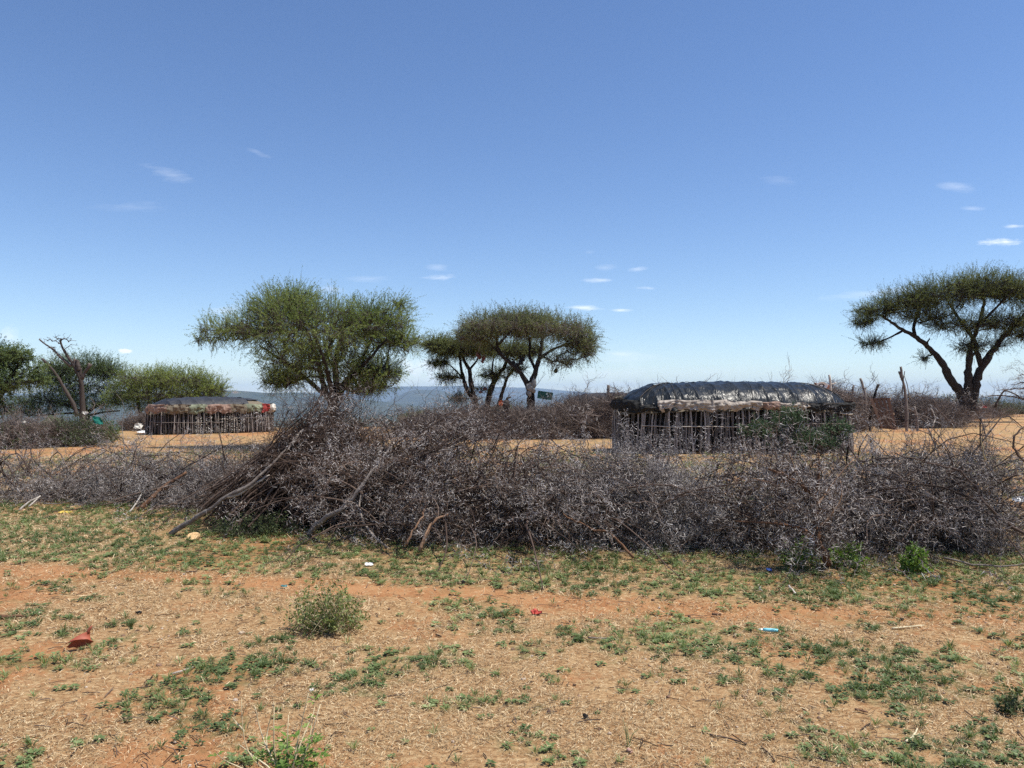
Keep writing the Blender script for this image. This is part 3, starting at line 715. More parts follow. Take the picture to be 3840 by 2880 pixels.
# brush farther off
FB = ('farbrush', 'thorn')
brush('brush_wall', 'long brush wall below the umbrella acacias left of the big hut', [(1500, 1640, 1600), (1600, 1645, 1570), (1700, 1648, 1550), (1800, 1650, 1522), (1900, 1650, 1520), (1990, 1650, 1535), (2070, 1650, 1535), (2140, 1650, 1530)], 2.6, 6000, 130, .3, 1.05, 1.35, FB, thorns=False, cat='brush wall')
brush('brush_wall', 'higher brush wall touching the left end of the big hut', [(2070, 1648, 1530), (2130, 1648, 1478), (2200, 1648, 1470), (2300, 1648, 1465), (2400, 1648, 1460), (2480, 1648, 1470)], 2.6, 4800, 90, .3, 1.05, 1.35, FB, thorns=False, cat='brush wall')
brush('brush_wall', 'rounded brush wall between the big hut and the pallet gate', [(3080, 1625, 1470), (3130, 1625, 1440), (3180, 1622, 1428), (3215, 1621, 1436), (3250, 1618, 1455)], 2.4, 3000, 60, .3, 1.0, 1.6, FB, thorns=False, cat='brush wall')
brush('brush_wall', 'tall brush wall right of the pallet gate sloping down to the right', [(3290, 1596, 1425), (3340, 1598, 1415), (3400, 1602, 1418), (3450, 1606, 1435), (3500, 1608, 1462), (3560, 1606, 1500), (3620, 1602, 1530)], 2.6, 4300, 100, .3, 1.0, 1.6, FB, thorns=False, cat='brush wall')
brush('brush_wall', 'low far brush around the foot of the big right acacia', [(3480, 1585, 1520), (3560, 1585, 1510), (3650, 1580, 1512), (3720, 1572, 1518), (3800, 1565, 1535)], 3, 1700, 40, .3, 1.0, 1.7, FB, thorns=False, cat='brush wall')
brush('dead_bush', 'grey dead bush at the far left behind the hedge', [(-150, 1690, 1590), (0, 1690, 1580), (80, 1688, 1585), (130, 1685, 1620)], 2.2, 900, 25, .3, 1.1, 1.4, FB, thorns=False, cat='dead bush')
brush('brush_wall', 'low dry brush left of the small hut', [(430, 1618, 1580), (500, 1618, 1568), (560, 1618, 1560), (600, 1618, 1570)], 1.6, 700, 25, .3, 1.1, 1.3, FB, thorns=False, cat='brush wall')
brush('dead_bush', 'fine dead twigs rising behind the roof of the big hut', [(2640, 1640, 1440), (2700, 1640, 1405), (2760, 1640, 1420), (2860, 1640, 1430), (2950, 1640, 1430), (3050, 1640, 1440)], 1.6, 330, 26, .6, .7, 1.7, FB, thorns=False, cat='dead bush')

# boughs leaning on the brush wall by the gate
for k, (lab, poly, r0, r1, mt) in enumerate([
    ('long thin bough sloping down from the tall gate post', [(3400, 1530, 36.6), (3440, 1550, 36.4), (3500, 1575, 36), (3545, 1600, 35.6)], .035, .015, 'bark_grey'),
    ('forked bough with a pale bend at the foot of the brush wall', [(3498, 1600, 35.6), (3508, 1570, 35.8), (3500, 1545, 36), (3490, 1530, 36)], .035, .02, 'bark_pale'),
    ('dark slanting bough on the far slope of the brush wall', [(3575, 1598, 35.6), (3545, 1565, 36), (3515, 1530, 36.4), (3500, 1500, 36.6)], .035, .02, 'twig_brown'),
    ('short log lying on the ground at the end of the brush wall', [(3560, 1580, 36.4), (3585, 1590, 36.2), (3610, 1594, 36.2)], .04, .02, 'twig_brown'),
    ('thick dark log at the foot of the brush beside the big hut', [(3180, 1580, 36), (3200, 1598, 35.6), (3222, 1615, 35)], .05, .03, 'bark_grey'),
    ('slanting stick touching the foot of the pallet', [(3265, 1570, 36.2), (3290, 1595, 35.8), (3308, 1612, 35.6)], .03, .018, 'bark_grey')]):
    stick('leaning_bough', lab, 'bough', poly, r0, r1, mt, group='boughs around the brush walls')

# ---------------------------------------------------------------- trees
def pads_to_world(pads, d):
    out = []
    for p in pads:
        cx, cy, rx, ry, w = p[:5]; do = p[5] if len(p) > 5 else 0
        dd = d+do; c = P(cx, cy, dd); out.append((c, rx/F*dd, max(rx*(p[6] if len(p) > 6 else .9)/F*dd, .3), ry/F*dd, w))
    return out
def sample_pads(pads, n, shell=.28):
    w = np.array([p[4] for p in pads]); w = w/w.sum(); k = R.choice(len(pads), n, p=w)
    v = norm(R.normal(size=(n, 3)))*(R.random(n)**shell)[:, None]
    c = np.array([p[0] for p in pads])[k]; r = np.array([[p[1], p[2], p[3]] for p in pads])[k]
    return c+v*r, norm(v/r), k
def grow(g, limbs, targets, r_tip, root_dir=None, K=6, power=.42, wob=.03, curve=.25, merge=.0, mi=0):
    """join every target to the nearest wood already there; returns nodes"""
    nodes = []; ndir = []
    for pts, rad in limbs:
        dr = norm(np.diff(pts, axis=0, append=pts[-1:]+(pts[-1:]-pts[-2:-1])))
        nodes.append(pts); ndir.append(dr)
    nodes = np.concatenate(nodes); ndir = np.concatenate(ndir)
    base = nodes[0]
    hub = limbs[0][0][-1]
    order = np.argsort(np.linalg.norm(targets-hub, axis=1))
    paths = []; owner = np.full(len(nodes), -1); cnt = []
    for ti in order:
        T = targets[ti]; dv = T-nodes; dist = np.linalg.norm(dv, axis=1)
        al = (dv*ndir).sum(1)/np.maximum(dist, 1e-6)
        cost = dist*(1.35-.35*al)+np.maximum(0, nodes[:, 2]-T[2])*1.2
        j = int(np.argmin(cost)); s = nodes[j]; L = dist[j]
        if L < 1e-3: continue
        t = np.linspace(0, 1, K)[:, None]
        cd = norm(ndir[j]*.8+dv[j]/L*.6)
        ctrl = s+cd*L*.5
        p = (1-t)**2*s+2*t*(1-t)*ctrl+t*t*T
        p[1:-1] += R.normal(0, wob*L, (K-2, 3))
        k = len(paths); paths.append(p); cnt.append([owner[j], 1])
        a = owner[j]
        while a >= 0: cnt[a][1] += 1; a = cnt[a][0]
        dr = norm(np.diff(p, axis=0, append=p[-1:]+(p[-1:]-p[-2:-1])))
        nodes = np.concatenate([nodes, p[1:]]); ndir = np.concatenate([ndir, dr[1:]]); owner = np.concatenate([owner, np.full(K-1, k)])
    if paths:
        c = np.array([q[1] for q in cnt], float)
        r0 = r_tip*c**power; r1 = r_tip*np.maximum(c-1, 1)**power*.75
        tubes(g, np.array(paths), r0[:, None]+(r1-r0)[:, None]*np.linspace(0, 1, K)[None], 5, mi=mi)
    return nodes, ndir
def leaves_on(g, A, B, Cc, n, L, w, mi, spread, rmin=.2, rndb=None):
    """small leaf faces along quadratic shoots A->C->B"""
    m = len(A); i = np.repeat(np.arange(m), n); t = R.uniform(rmin, 1.02, m*n)[:, None]
    p = (1-t)**2*A[i]+2*t*(1-t)*Cc[i]+t*t*B[i]
    tg = norm(2*(1-t)*(Cc[i]-A[i])+2*t*(B[i]-Cc[i]))
    q = norm(np.cross(tg, R.normal(size=(m*n, 3))))
    d = norm(q+tg*R.uniform(.1, .9, (m*n, 1)))
    s = norm(np.cross(d, R.normal(size=(m*n, 3))))
    l = (L*R.uniform(.5, 1.25, m*n))[:, None]; ww = (w*R.uniform(.6, 1.2, m*n))[:, None]
    p = p+q*spread*R.random((m*n, 1))
    V = np.stack([p, p+d*l*.5+s*ww, p+d*l, p+d*l*.5-s*ww], 1).reshape(-1, 3)
    rb = (R.random(m) if rndb is None else rndb)[i]
    rr = np.clip(rb*.7+R.random(m*n)*.45-.08, 0, 1)
    g.add(V, np.arange(m*n)[:, None]*4+np.arange(4)[None], np.repeat(rr, 4), mi, False)
def tree(name, label, cat, d, limbs, pads, nb, ns, leaf, bark='bark_dark', shoot=(.35, .7), nl=26, LL=.045, LW=.009, up=.5, out=1., r_tip=.006, tw=.0035, trunk_r=None, shell=.3, bare=.0, group=None, twm=None, lift=.12, hang=0.):
    wl = [[P(*(list(p)+[d])[:3]) if len(p) == 2 else P(p[0], p[1], d+p[2]) for p in l[0]] for l in limbs]
    b = wl[0][0].copy(); b[2] = float(hgt(b[0], b[1])); wl[0][0] = b+np.array([0, 0, -.05])
    root = empty(name, b, label, cat, group)
    gt = Geo(); L = []
    for w, l in zip(wl, limbs):
        k = max(8, len(w)*4); p, r = limb(gt, w, l[1], l[2], k=k, sides=9, wob=l[1]*.07, cap=True); L.append((p, r))
    WP = pads_to_world(pads, d)
    tg, nrm, _ = sample_pads(WP, nb, .45)
    nodes, nd = grow(gt, L, tg, r_tip)
    gt.build('trunk', MT[bark], root)
    gc = Geo()
    # shoots
    T, nr, _ = sample_pads(WP, ns, shell)
    j = np.empty(ns, int)
    for s in range(0, ns, 400):
        q = T[s:s+400, None]-nodes[None]; dd = np.linalg.norm(q, axis=2)+np.maximum(0, -(q[:, :, 2]))*.8
        j[s:s+400] = dd.argmin(1)
    A0 = nodes[j]
    spray = R.random(ns) < .28
    to = T-A0; ln = np.linalg.norm(to, axis=1, keepdims=True)
    SL = R.uniform(*shoot, ns)[:, None]*np.where(spray, 1.7, 1)[:, None]
    dirn = norm(nr*out+to/np.maximum(ln, .01)*.5+R.normal(0, 1, (ns, 3))*np.where(spray, .15, .4)[:, None]+np.array([0, 0, up]))
    B = T+dirn*SL*.5; A = T-dirn*SL*.5+ (A0-T)*.0
    far = ln[:, 0] > 0
    Cc = (A+B)/2+norm(R.normal(size=(ns, 3)))*SL*.12; Cc[:, 2] += lift*SL[:, 0]-hang*SL[:, 0]
    B[:, 2] -= hang*SL[:, 0]
    t = np.linspace(0, 1, 5)[None, :, None]
    pp = (1-t)**2*A[:, None]+2*t*(1-t)*Cc[:, None]+t*t*B[:, None]
    tubes(gc, pp, (tw*np.array([1., .85, .7, .5, .3]))[None]*R.uniform(.7, 1.2, (ns, 1)), 3, mi=0)
    con = np.stack([A0, (A0+A)/2+R.normal(0, .03, (ns, 3)), A], 1)
    tubes(gc, con, np.tile([tw*1.2, tw*1.1, tw], (ns, 1)), 3, mi=0)
    ok = R.random(ns) > bare
    hgtn = fbm(T[:, 0]*1.0+T[:, 1]*.6, T[:, 2]*1.6, 1.1, 91)
    leaves_on(gc, A[ok], B[ok], Cc[ok], nl, LL, LW, 1, LL*.1, rndb=np.clip(hgtn[ok]*1.5-.25+R.normal(0, .15, ok.sum()), 0, 1))
    gc.build('crown', [MT[twm or bark], MT[leaf]], root)
    return root

tree('acacia_tree', 'round full green acacia with a dark trunk right of the small hut', 'tree', 24,
     [([(1255, 1682), (1252, 1600), (1252, 1540), (1245, 1500)], .17, .16), ([(1245, 1510), (1215, 1465), (1205, 1400), (1180, 1310), (1150, 1240)], .12, .04), ([(1248, 1505), (1265, 1450), (1255, 1380, .4), (1270, 1300, .8), (1290, 1220, 1)], .13, .04),
      ([(1252, 1505), (1285, 1460, -.3), (1330, 1400, -.6), (1400, 1330, -.8), (1450, 1270, -.8)], .10, .03), ([(1240, 1500), (1205, 1470, .4), (1150, 1420, .8), (1070, 1360, 1), (980, 1300, 1)], .08, .03),
      ([(1248, 1490), (1235, 1420, -.7), (1210, 1340, -1.4), (1180, 1260, -1.6)], .09, .03), ([(1265, 1470), (1300, 1420, 1), (1360, 1340, 1.6), (1400, 1250, 1.8)], .08, .03), ([(1262, 1500, -.06), (1278, 1470, -.08), (1275, 1440, -.1)], .15, .1)],
     [(1190, 1240, 330, 125, 5), (1060, 1165, 150, 85, 1.6), (880, 1235, 140, 48, .8, 0, .7), (1390, 1205, 170, 85, 1.9), (1180, 1360, 230, 80, 1.8), (1410, 1395, 110, 60, 1.3), (1500, 1280, 90, 50, .7, 0, .8), (1060, 1425, 85, 40, .8), (1370, 1450, 95, 32, .7), (790, 1275, 70, 18, .16, 0, .5), (1110, 1120, 90, 50, .5), (1500, 1140, 40, 30, .15, 0, 1)],
     520, 7400, 'leaf_main', shoot=(.3, .8), nl=40, LL=.034, LW=.0085, up=.3, out=1.1, r_tip=.007, shell=.36, tw=.0035, twm='bark_mid')
tree('umbrella_acacia', 'flat-topped acacia behind the brush wall, the one with things tied to its trunk', 'tree', 36,
     [([(1996, 1570), (1992, 1531), (1990, 1490), (1987, 1452)], .22, .20), ([(1987, 1455), (1947, 1387), (1890, 1344), (1862, 1299), (1866, 1255)], .14, .05), ([(1987, 1455), (2008, 1393), (2025, 1336), (2033, 1283), (2030, 1240)], .15, .05),
      ([(2008, 1385), (1984, 1336), (1988, 1290), (1980, 1250)], .08, .04), ([(2022, 1345), (2070, 1310, .5), (2130, 1290, .8), (2180, 1280, 1)], .08, .03), ([(1890, 1344), (1840, 1290, .8), (1790, 1260, 1.4), (1750, 1250, 1.6)], .07, .03), ([(1862, 1299), (1900, 1260, -1), (1930, 1230, -1.4)], .06, .03)],
     [(1880, 1222, 165, 42, 2), (2050, 1235, 180, 42, 2.2), (1780, 1255, 90, 40, .9), (2170, 1280, 75, 55, .9), (1960, 1195, 120, 25, .7), (2100, 1350, 85, 38, .35), (2200, 1310, 45, 50, .35)],
     420, 4500, 'leaf_umb', shoot=(.45, 1.0), nl=26, LL=.05, LW=.012, up=.12, out=.8, bare=.16, r_tip=.008, tw=.005, twm='bark_grey', lift=.18)
tree('umbrella_acacia', 'smaller flat-topped acacia beside the round one, with two leaning dark stems', 'tree', 38.5,
     [([(1790, 1560), (1785, 1510), (1772, 1462), (1763, 1420), (1762, 1385), (1744, 1362), (1728, 1325)], .19, .06), ([(1785, 1515), (1750, 1460), (1735, 1410), (1728, 1370), (1720, 1320)], .13, .05), ([(1762, 1385), (1789, 1352), (1800, 1320)], .06, .03), ([(1740, 1425), (1715, 1395), (1692, 1373)], .06, .03), ([(1735, 1420), (1700, 1412), (1670, 1415)], .05, .02)],
     [(1700, 1310, 105, 32, 1.4), (1770, 1300, 110, 34, 1.4), (1640, 1292, 70, 28, .7), (1680, 1415, 55, 11, .28), (1645, 1362, 45, 12, .22), (1720, 1495, 45, 12, .15)],
     220, 2800, 'leaf_umb', shoot=(.4, .9), nl=24, LL=.05, LW=.012, up=.1, out=.8, bare=.15, r_tip=.008, tw=.005, lift=.1)
tree('umbrella_acacia', 'leaning two-stemmed acacia half hidden between the two flat-topped ones', 'tree', 41,
     [([(1822, 1560), (1828, 1510), (1842, 1458), (1866, 1409), (1884, 1390), (1905, 1350), (1900, 1320)], .20, .07), ([(1868, 1530, 1), (1884, 1470, 1), (1901, 1417, 1), (1925, 1385, 1), (1960, 1350, 1)], .12, .05), ([(1850, 1440), (1845, 1390), (1850, 1350)], .08, .04)],
     [(1890, 1318, 140, 34, 1.6), (1970, 1312, 90, 30, .9), (1850, 1405, 60, 28, .45), (1935, 1385, 50, 20, .3), (1800, 1460, 60, 14, .15)],
     200, 2200, 'leaf_umb', shoot=(.4, .9), nl=22, LL=.05, LW=.012, up=.1, out=.8, bare=.25, r_tip=.008, tw=.005)
tree('umbrella_acacia', 'wide spreading acacia with three stems at the right edge', 'tree', 48,
     [([(3620, 1560), (3615, 1511), (3604, 1475), (3564, 1427), (3540, 1370), (3507, 1326), (3471, 1293), (3427, 1257), (3386, 1237), (3338, 1205), (3300, 1180)], .33, .06), ([(3630, 1540), (3633, 1487), (3629, 1427), (3633, 1354), (3637, 1309), (3653, 1273), (3661, 1233), (3677, 1200), (3690, 1130)], .28, .08),
      ([(3640, 1540), (3649, 1487), (3665, 1414), (3681, 1374), (3725, 1313), (3758, 1265), (3798, 1225), (3850, 1170)], .33, .08), ([(3681, 1374), (3661, 1313), (3655, 1275), (3600, 1200, 1), (3560, 1140, 1.5)], .18, .06), ([(3636, 1345), (3655, 1325), (3662, 1300)], .08, .05),
      ([(3430, 1258), (3425, 1225), (3440, 1180, .5), (3460, 1130, 1)], .12, .05), ([(3386, 1240), (3340, 1265), (3290, 1285), (3230, 1300)], .07, .02), ([(3507, 1326), (3480, 1335), (3460, 1350)], .06, .02), ([(3471, 1293), (3486, 1270)], .06, .04), ([(3670, 1220), (3740, 1150, -1), (3800, 1090, -1.6)], .10, .04), ([(3798, 1225), (3860, 1210), (3920, 1190)], .1, .05)],
     [(3290, 1165, 90, 28, 1), (3400, 1130, 120, 42, 1.8), (3540, 1105, 150, 58, 2.8), (3690, 1075, 140, 52, 2.6), (3820, 1090, 120, 55, 2.2), (3780, 1205, 110, 42, 1.4), (3600, 1215, 130, 36, 1.3), (3270, 1285, 55, 13, .35), (3465, 1342, 22, 14, .12), (3640, 1300, 60, 35, .45), (3240, 1205, 45, 20, .4), (3470, 1180, 110, 30, .9), (3930, 1130, 110, 60, 1.4), (3850, 1250, 90, 35, .8), (3740, 1290, 60, 20, .25)],
     640, 7600, 'leaf_umb', shoot=(.6, 1.3), nl=26, LL=.062, LW=.014, up=.22, out=.8, bare=.1, r_tip=.009, tw=.006, lift=.1)
tree('bushy_tree', 'dark leafy tree cut off by the left edge', 'tree', 33,
     [([(-60, 1640), (-40, 1560), (0, 1480), (40, 1410), (90, 1345)], .22, .05), ([(-30, 1540), (-60, 1440), (-40, 1340)], .16, .05), ([(10, 1470), (80, 1440), (130, 1420)], .07, .03), ([(0, 1500), (30, 1545, -.5), (-20, 1560, -.8)], .07, .03)],
     [(-40, 1330, 95, 48, 1.6), (70, 1335, 55, 30, .7), (50, 1425, 110, 42, 1.4), (-60, 1450, 120, 70, 1.4), (150, 1425, 35, 16, .2), (0, 1370, 70, 30, .6), (-30, 1530, 90, 40, .6), (140, 1380, 45, 14, .16)],
     260, 2300, 'leaf_dark', shoot=(.25, .6), nl=24, LL=.06, LW=.016, up=.2, out=1., r_tip=.009)
tree('acacia_tree', 'dark green spreading acacia behind the dead tree on the left', 'tree', 50,
     [([(330, 1600), (330, 1560), (310, 1500), (300, 1440)], .22, .08), ([(325, 1550), (250, 1520), (180, 1500)], .12, .05), ([(325, 1550), (390, 1500), (420, 1440)], .12, .05), ([(325, 1560), (390, 1545), (450, 1540)], .08, .04), ([(325, 1555), (270, 1548), (130, 1560)], .08, .03)],
     [(300, 1375, 135, 38, 2), (400, 1395, 75, 32, .9), (210, 1410, 80, 36, .8), (310, 1450, 150, 45, 1.5), (180, 1500, 120, 45, 1), (330, 1510, 120, 28, .7), (110, 1540, 110, 28, .6)],
     260, 3000, 'leaf_dark', shoot=(.6, 1.2), nl=20, LL=.075, LW=.016, up=.4, out=.8, bare=.05, r_tip=.010, tw=.006)
tree('acacia_tree', 'low yellow-green acacia behind the small hut', 'tree', 46,
     [([(545, 1610), (548, 1580), (530, 1555), (515, 1520), (520, 1480)], .2, .08), ([(545, 1580), (580, 1550), (600, 1500), (640, 1470)], .14, .06), ([(548, 1585), (570, 1560), (575, 1540), (560, 1520)], .09, .05), ([(600, 1600), (610, 1560), (650, 1520), (700, 1470)], .12, .05)],
     [(560, 1425, 130, 38, 1.8), (680, 1425, 125, 36, 1.8), (790, 1455, 70, 28, .8), (490, 1470, 80, 38, .8), (610, 1480, 150, 38, 1.4), (740, 1490, 110, 30, .8), (560, 1525, 90, 22, .4), (430, 1500, 50, 30, .3)],
     260, 3600, 'leaf_yel', shoot=(.5, 1.1), nl=22, LL=.07, LW=.015, up=.3, out=.8, bare=.03, r_tip=.009, tw=.005, twm='twig')
def dead_tree():
    d = 38
    b = onground(P(312, 1590, d))
    root = empty('dead_tree', b, 'bare dead tree with sawn limbs standing on the left', 'dead tree')
    g = Geo()
    ls = [([(312, 1620), (310, 1539), (307, 1471), (307, 1430), (294, 1399), (276, 1367), (249, 1331), (231, 1299), (226, 1277)], .19, .04),
          ([(267, 1372), (231, 1345), (199, 1308), (167, 1290), (147, 1272)], .08, .03), ([(296, 1390), (292, 1365), (289, 1349)], .11, .08), ([(284, 1372), (278, 1358), (280, 1345)], .07, .05), ([(307, 1421), (321, 1390), (344, 1367)], .10, .05), ([(321, 1392), (333, 1375), (333, 1362)], .07, .06), ([(300, 1410), (305, 1380)], .07, .05),
          ([(290, 1560, 1), (276, 1512, 1), (244, 1462, 1), (222, 1421, 1), (194, 1381, 1), (158, 1345, 1)], .10, .045)]
    L = []
    for l, r0, r1 in ls:
        w = [P(p[0], p[1], d+(p[2] if len(p) > 2 else 0)) for p in l]
        if l is ls[0][0]: w[0][2] = float(hgt(w[0][0], w[0][1]))-.05
        L.append(limb(g, w, r0, r1, sides=9, wob=r0*.05))
    pads = pads_to_world([(170, 1272, 30, 18, 1), (230, 1268, 50, 22, 2), (275, 1295, 25, 30, .6), (200, 1310, 20, 20, .4)], d)
    T, _, _ = sample_pads(pads, 95, .5)
    grow(g, [(L[0][0][-12:], 0), (L[1][0][-6:], 0)], T, .008, wob=.07)
    g.build('trunk', MT['bark_mid'], root)
dead_tree()

# bushes
def bush(name, label, cat, px, py, d, w, h, n, leaf, group=None, bare=.2, LL=.03, LW=.010, nl=14, twm='twig', dz=None, spread=1., sl=(.3, .6), r=.005, nb=60):
    c = P(px, py, d); b = onground(c) if dz is None else np.array([c[0], c[1], dz])
    root = empty(name, b, label, cat, group)
    g = Geo()
    a = R.uniform(0, 2*PI, n); q = R.random(n)**.5; 
    T = b+np.stack([np.cos(a)*q*w/2, np.sin(a)*q*w/2*.8, h*R.uniform(.15, 1, n)*np.sqrt(np.maximum(.05, 1-q**2*.75))], -1)
    dr = norm((T-b)*np.array([1, 1, .8])+R.normal(0, .25*h, (n, 3))+np.array([0, 0, .3*h]))
    SL = R.uniform(*sl, n)[:, None]; A = T-dr*SL; A[:, 2] = np.maximum(A[:, 2], b[2]); B = T; Cc = (A+B)/2+R.normal(0, .08, (n, 3))*SL
    t = np.linspace(0, 1, 4)[None, :, None]
    tubes(g, (1-t)**2*A[:, None]+2*t*(1-t)*Cc[:, None]+t*t*B[:, None], np.tile(np.array([1, .8, .6, .3])*r*.6, (n, 1)), 3, mi=0)
    # main stems
    i = R.integers(0, n, nb); t = np.linspace(0, 1, 5)[None, :, None]; A2 = b+R.normal(0, .04*w, (nb, 3))*np.array([1, 1, 0]); Bm = A[i]
    tubes(g, A2[:, None]*(1-t)+Bm[:, None]*t+np.cumsum(R.normal(0, .015*h, (nb, 5, 3)), 1), np.tile(np.array([1.6, 1.4, 1.2, 1, .8])*r, (nb, 1)), 4, mi=0)
    ok = R.random(n) > bare
    leaves_on(g, A[ok], B[ok], Cc[ok], nl, LL, LW, 1, LL*.2, rmin=.3, rndb=np.clip(fbm(T[ok, 0]*3, T[ok, 2]*3, 1/max(w, .3), 95)*1.5-.25+R.normal(0, .15, ok.sum()), 0, 1))
    gs = Geo()
    g.build('foliage', [MT[twm], MT[leaf]], root)
    return root
bush('green_bush', 'broad olive bush below the dead tree on the left', 'bush', 270, 1680, 25, 2.6, 1.15, 1500, 'leaf_bush', LL=.045, LW=.014, bare=.35, sl=(.35, .8))
bush('green_bush', 'small dark bush at the right of the olive bush', 'bush', 390, 1640, 27, 1.2, .95, 500, 'leaf_dark', LL=.045, LW=.014, bare=.2, sl=(.3, .6))
bush('green_bush', 'low leafy bush at the left edge under the leafy tree', 'bush', 60, 1690, 24, 2.0, .9, 600, 'leaf_bush', LL=.045, LW=.014, bare=.5, sl=(.3, .6))
edge = [(1050, 1585, 47, 1.9, .9, 'dry bush just right of the small hut on the plateau edge'), (1120, 1585, 46, 2.0, .8, 'second dry bush right of the small hut'), (1190, 1585, 46, 1.8, .8, 'dry bush between the small hut and the heap'), (1340, 1575, 45, 1.9, 1.2, 'olive bush just right of the round acacia trunk'),
        (1430, 1580, 46, 2., 1.0, 'grey-green bush second to the right of the round acacia trunk'), (1560, 1575, 42, 2., 1.3, 'bush at the left end of the long brush wall')]
for px, py, d, w, h, lab in edge:
    bush('scrub_bush', lab, 'bush', px, py, d, w, h, 520, 'leaf_bush', group='bushes along the plateau edge', LL=.05, LW=.016, bare=.5, twm='farbrush', sl=(.3, .7), r=.007)
bush('scrub_bush', 'feathery green bush rising over the left end of the brush wall', 'bush', 1655, 1575, 33.5, 1.8, 1.45, 330, 'leaf_bush', LL=.05, LW=.012, bare=.2, twm='farbrush', sl=(.5, .9), r=.006)
for px, d, w, h, lab in ((3560, 62, 2.6, 2.1, 'green bush left of the big right acacia, on the skyline'), (3700, 60, 3.4, 2.0, 'green bush right of the big right acacia, on the skyline'), (3760, 66, 2.6, 1.5, 'low green bush farther right on the skyline'), (3830, 70, 3.2, 1.5, 'grey bush at the far right on the skyline'), (3760, 80, 3.2, 1.3, 'dry bush behind the white stones on the right')):
    bush('scrub_bush', lab, 'bush', px, 1540, d, w, h, 650, 'leaf_bush', group='bushes on the right skyline', LL=.07, LW=.022, bare=.35, twm='farbrush', sl=(.5, .9), r=.008, nl=14)
# scrub on the slope beyond the plateau, too many and too far to count
def scrub():
    g = Geo(); n = 2600
    a = np.radians(R.uniform(-36, 36, n)); r = 48*(60.)**R.random(n); 
    x = r*np.sin(a); y = r*np.cos(a)
    k = ~((np.tan(a) > .42) & (r < 95)); x, y, r = x[k], y[k], r[k]; n = len(x)
    z = hgt(x, y); T = [blob(1, 40+i, 2, .5, .75) for i in range(6)]
    Vs = []
    for TV, TF in T: pass
    inst(g, T, np.stack([x, y, z+.2], -1), zrot(n), R.uniform(.5, 1.5, n)*np.clip(r/150, 1, 5))
    g.build('valley_scrub', MT['leaf_bush'], props=dict(label='distant scrub covering the slope and the valley floor', cat='scrub', kind='stuff'))
scrub()

tree('green_sapling', 'feathery dark green sapling in the hedge before the big hut', 'sapling', 8.7,
     [([(3000, 2040), (2990, 1850), (2965, 1720), (2950, 1620)], .02, .007), ([(2985, 1800), (2900, 1650), (2830, 1615)], .010, .005), ([(2985, 1820), (3080, 1700), (3150, 1620)], .010, .004)],
     [(2955, 1585, 45, 45, 1.2), (2850, 1612, 75, 16, .9), (3000, 1655, 75, 30, .8), (3145, 1612, 45, 22, .55), (2955, 1680, 45, 30, .5), (3080, 1660, 60, 25, .35), (3060, 1640, 40, 20, .25)],
     70, 800, 'leaf_jun', shoot=(.08, .2), nl=26, LL=.022, LW=.005, up=.5, out=.6, r_tip=.003, tw=.002, bark='twig_brown')
bush('leafy_shrub', 'wispy yellow-green shrub of upright stems in the foreground', 'shrub', 1225, 2360, 5.32, .60, .34, 330, 'leaf_shrub', LL=.030, LW=.0065, bare=.15, twm='stemdry', sl=(.14, .30), r=.0034, nl=9, nb=90)
bush('leafy_shrub', 'bright green young shrub at the foot of the right hedge', 'shrub', 3430, 2120, 7.05, .24, .27, 150, 'leaf_bright', LL=.04, LW=.008, bare=0, twm='stemdry', sl=(.06, .12), r=.0022, nl=12, nb=20)
bush('leafy_weed', 'broad-leaved green plant left of the dead thorn tree foot', 'plant', 3000, 2090, 7.35, .42, .30, 70, 'leaf_bright', LL=.05, LW=.013, bare=0, twm='stemdry', sl=(.08, .16), r=.0025, nl=6, nb=20)
bush('leafy_weed', 'broad-leaved green plant right of the dead thorn tree foot', 'plant', 3180, 2085, 7.3, .36, .28, 70, 'leaf_bright', LL=.05, LW=.013, bare=0, twm='stemdry', sl=(.08, .16), r=.0025, nl=6, nb=20)
bush('leafy_weed', 'dark green weeds growing under the left side of the heap', 'plant', 960, 1990, 8.95, 1.1, .30, 420, 'leaf_bush', LL=.035, LW=.008, bare=.2, twm='twig', sl=(.1, .25), r=.002, nl=9, nb=30)
bush('leafy_weed', 'upright dark weed standing among the rosettes at the right', 'plant', 3790, 2680, 3.95, .16, .16, 34, 'leaf_bush', LL=.022, LW=.007, bare=0, twm='stemdry', sl=(.05, .12), r=.0018, nl=12, nb=8)
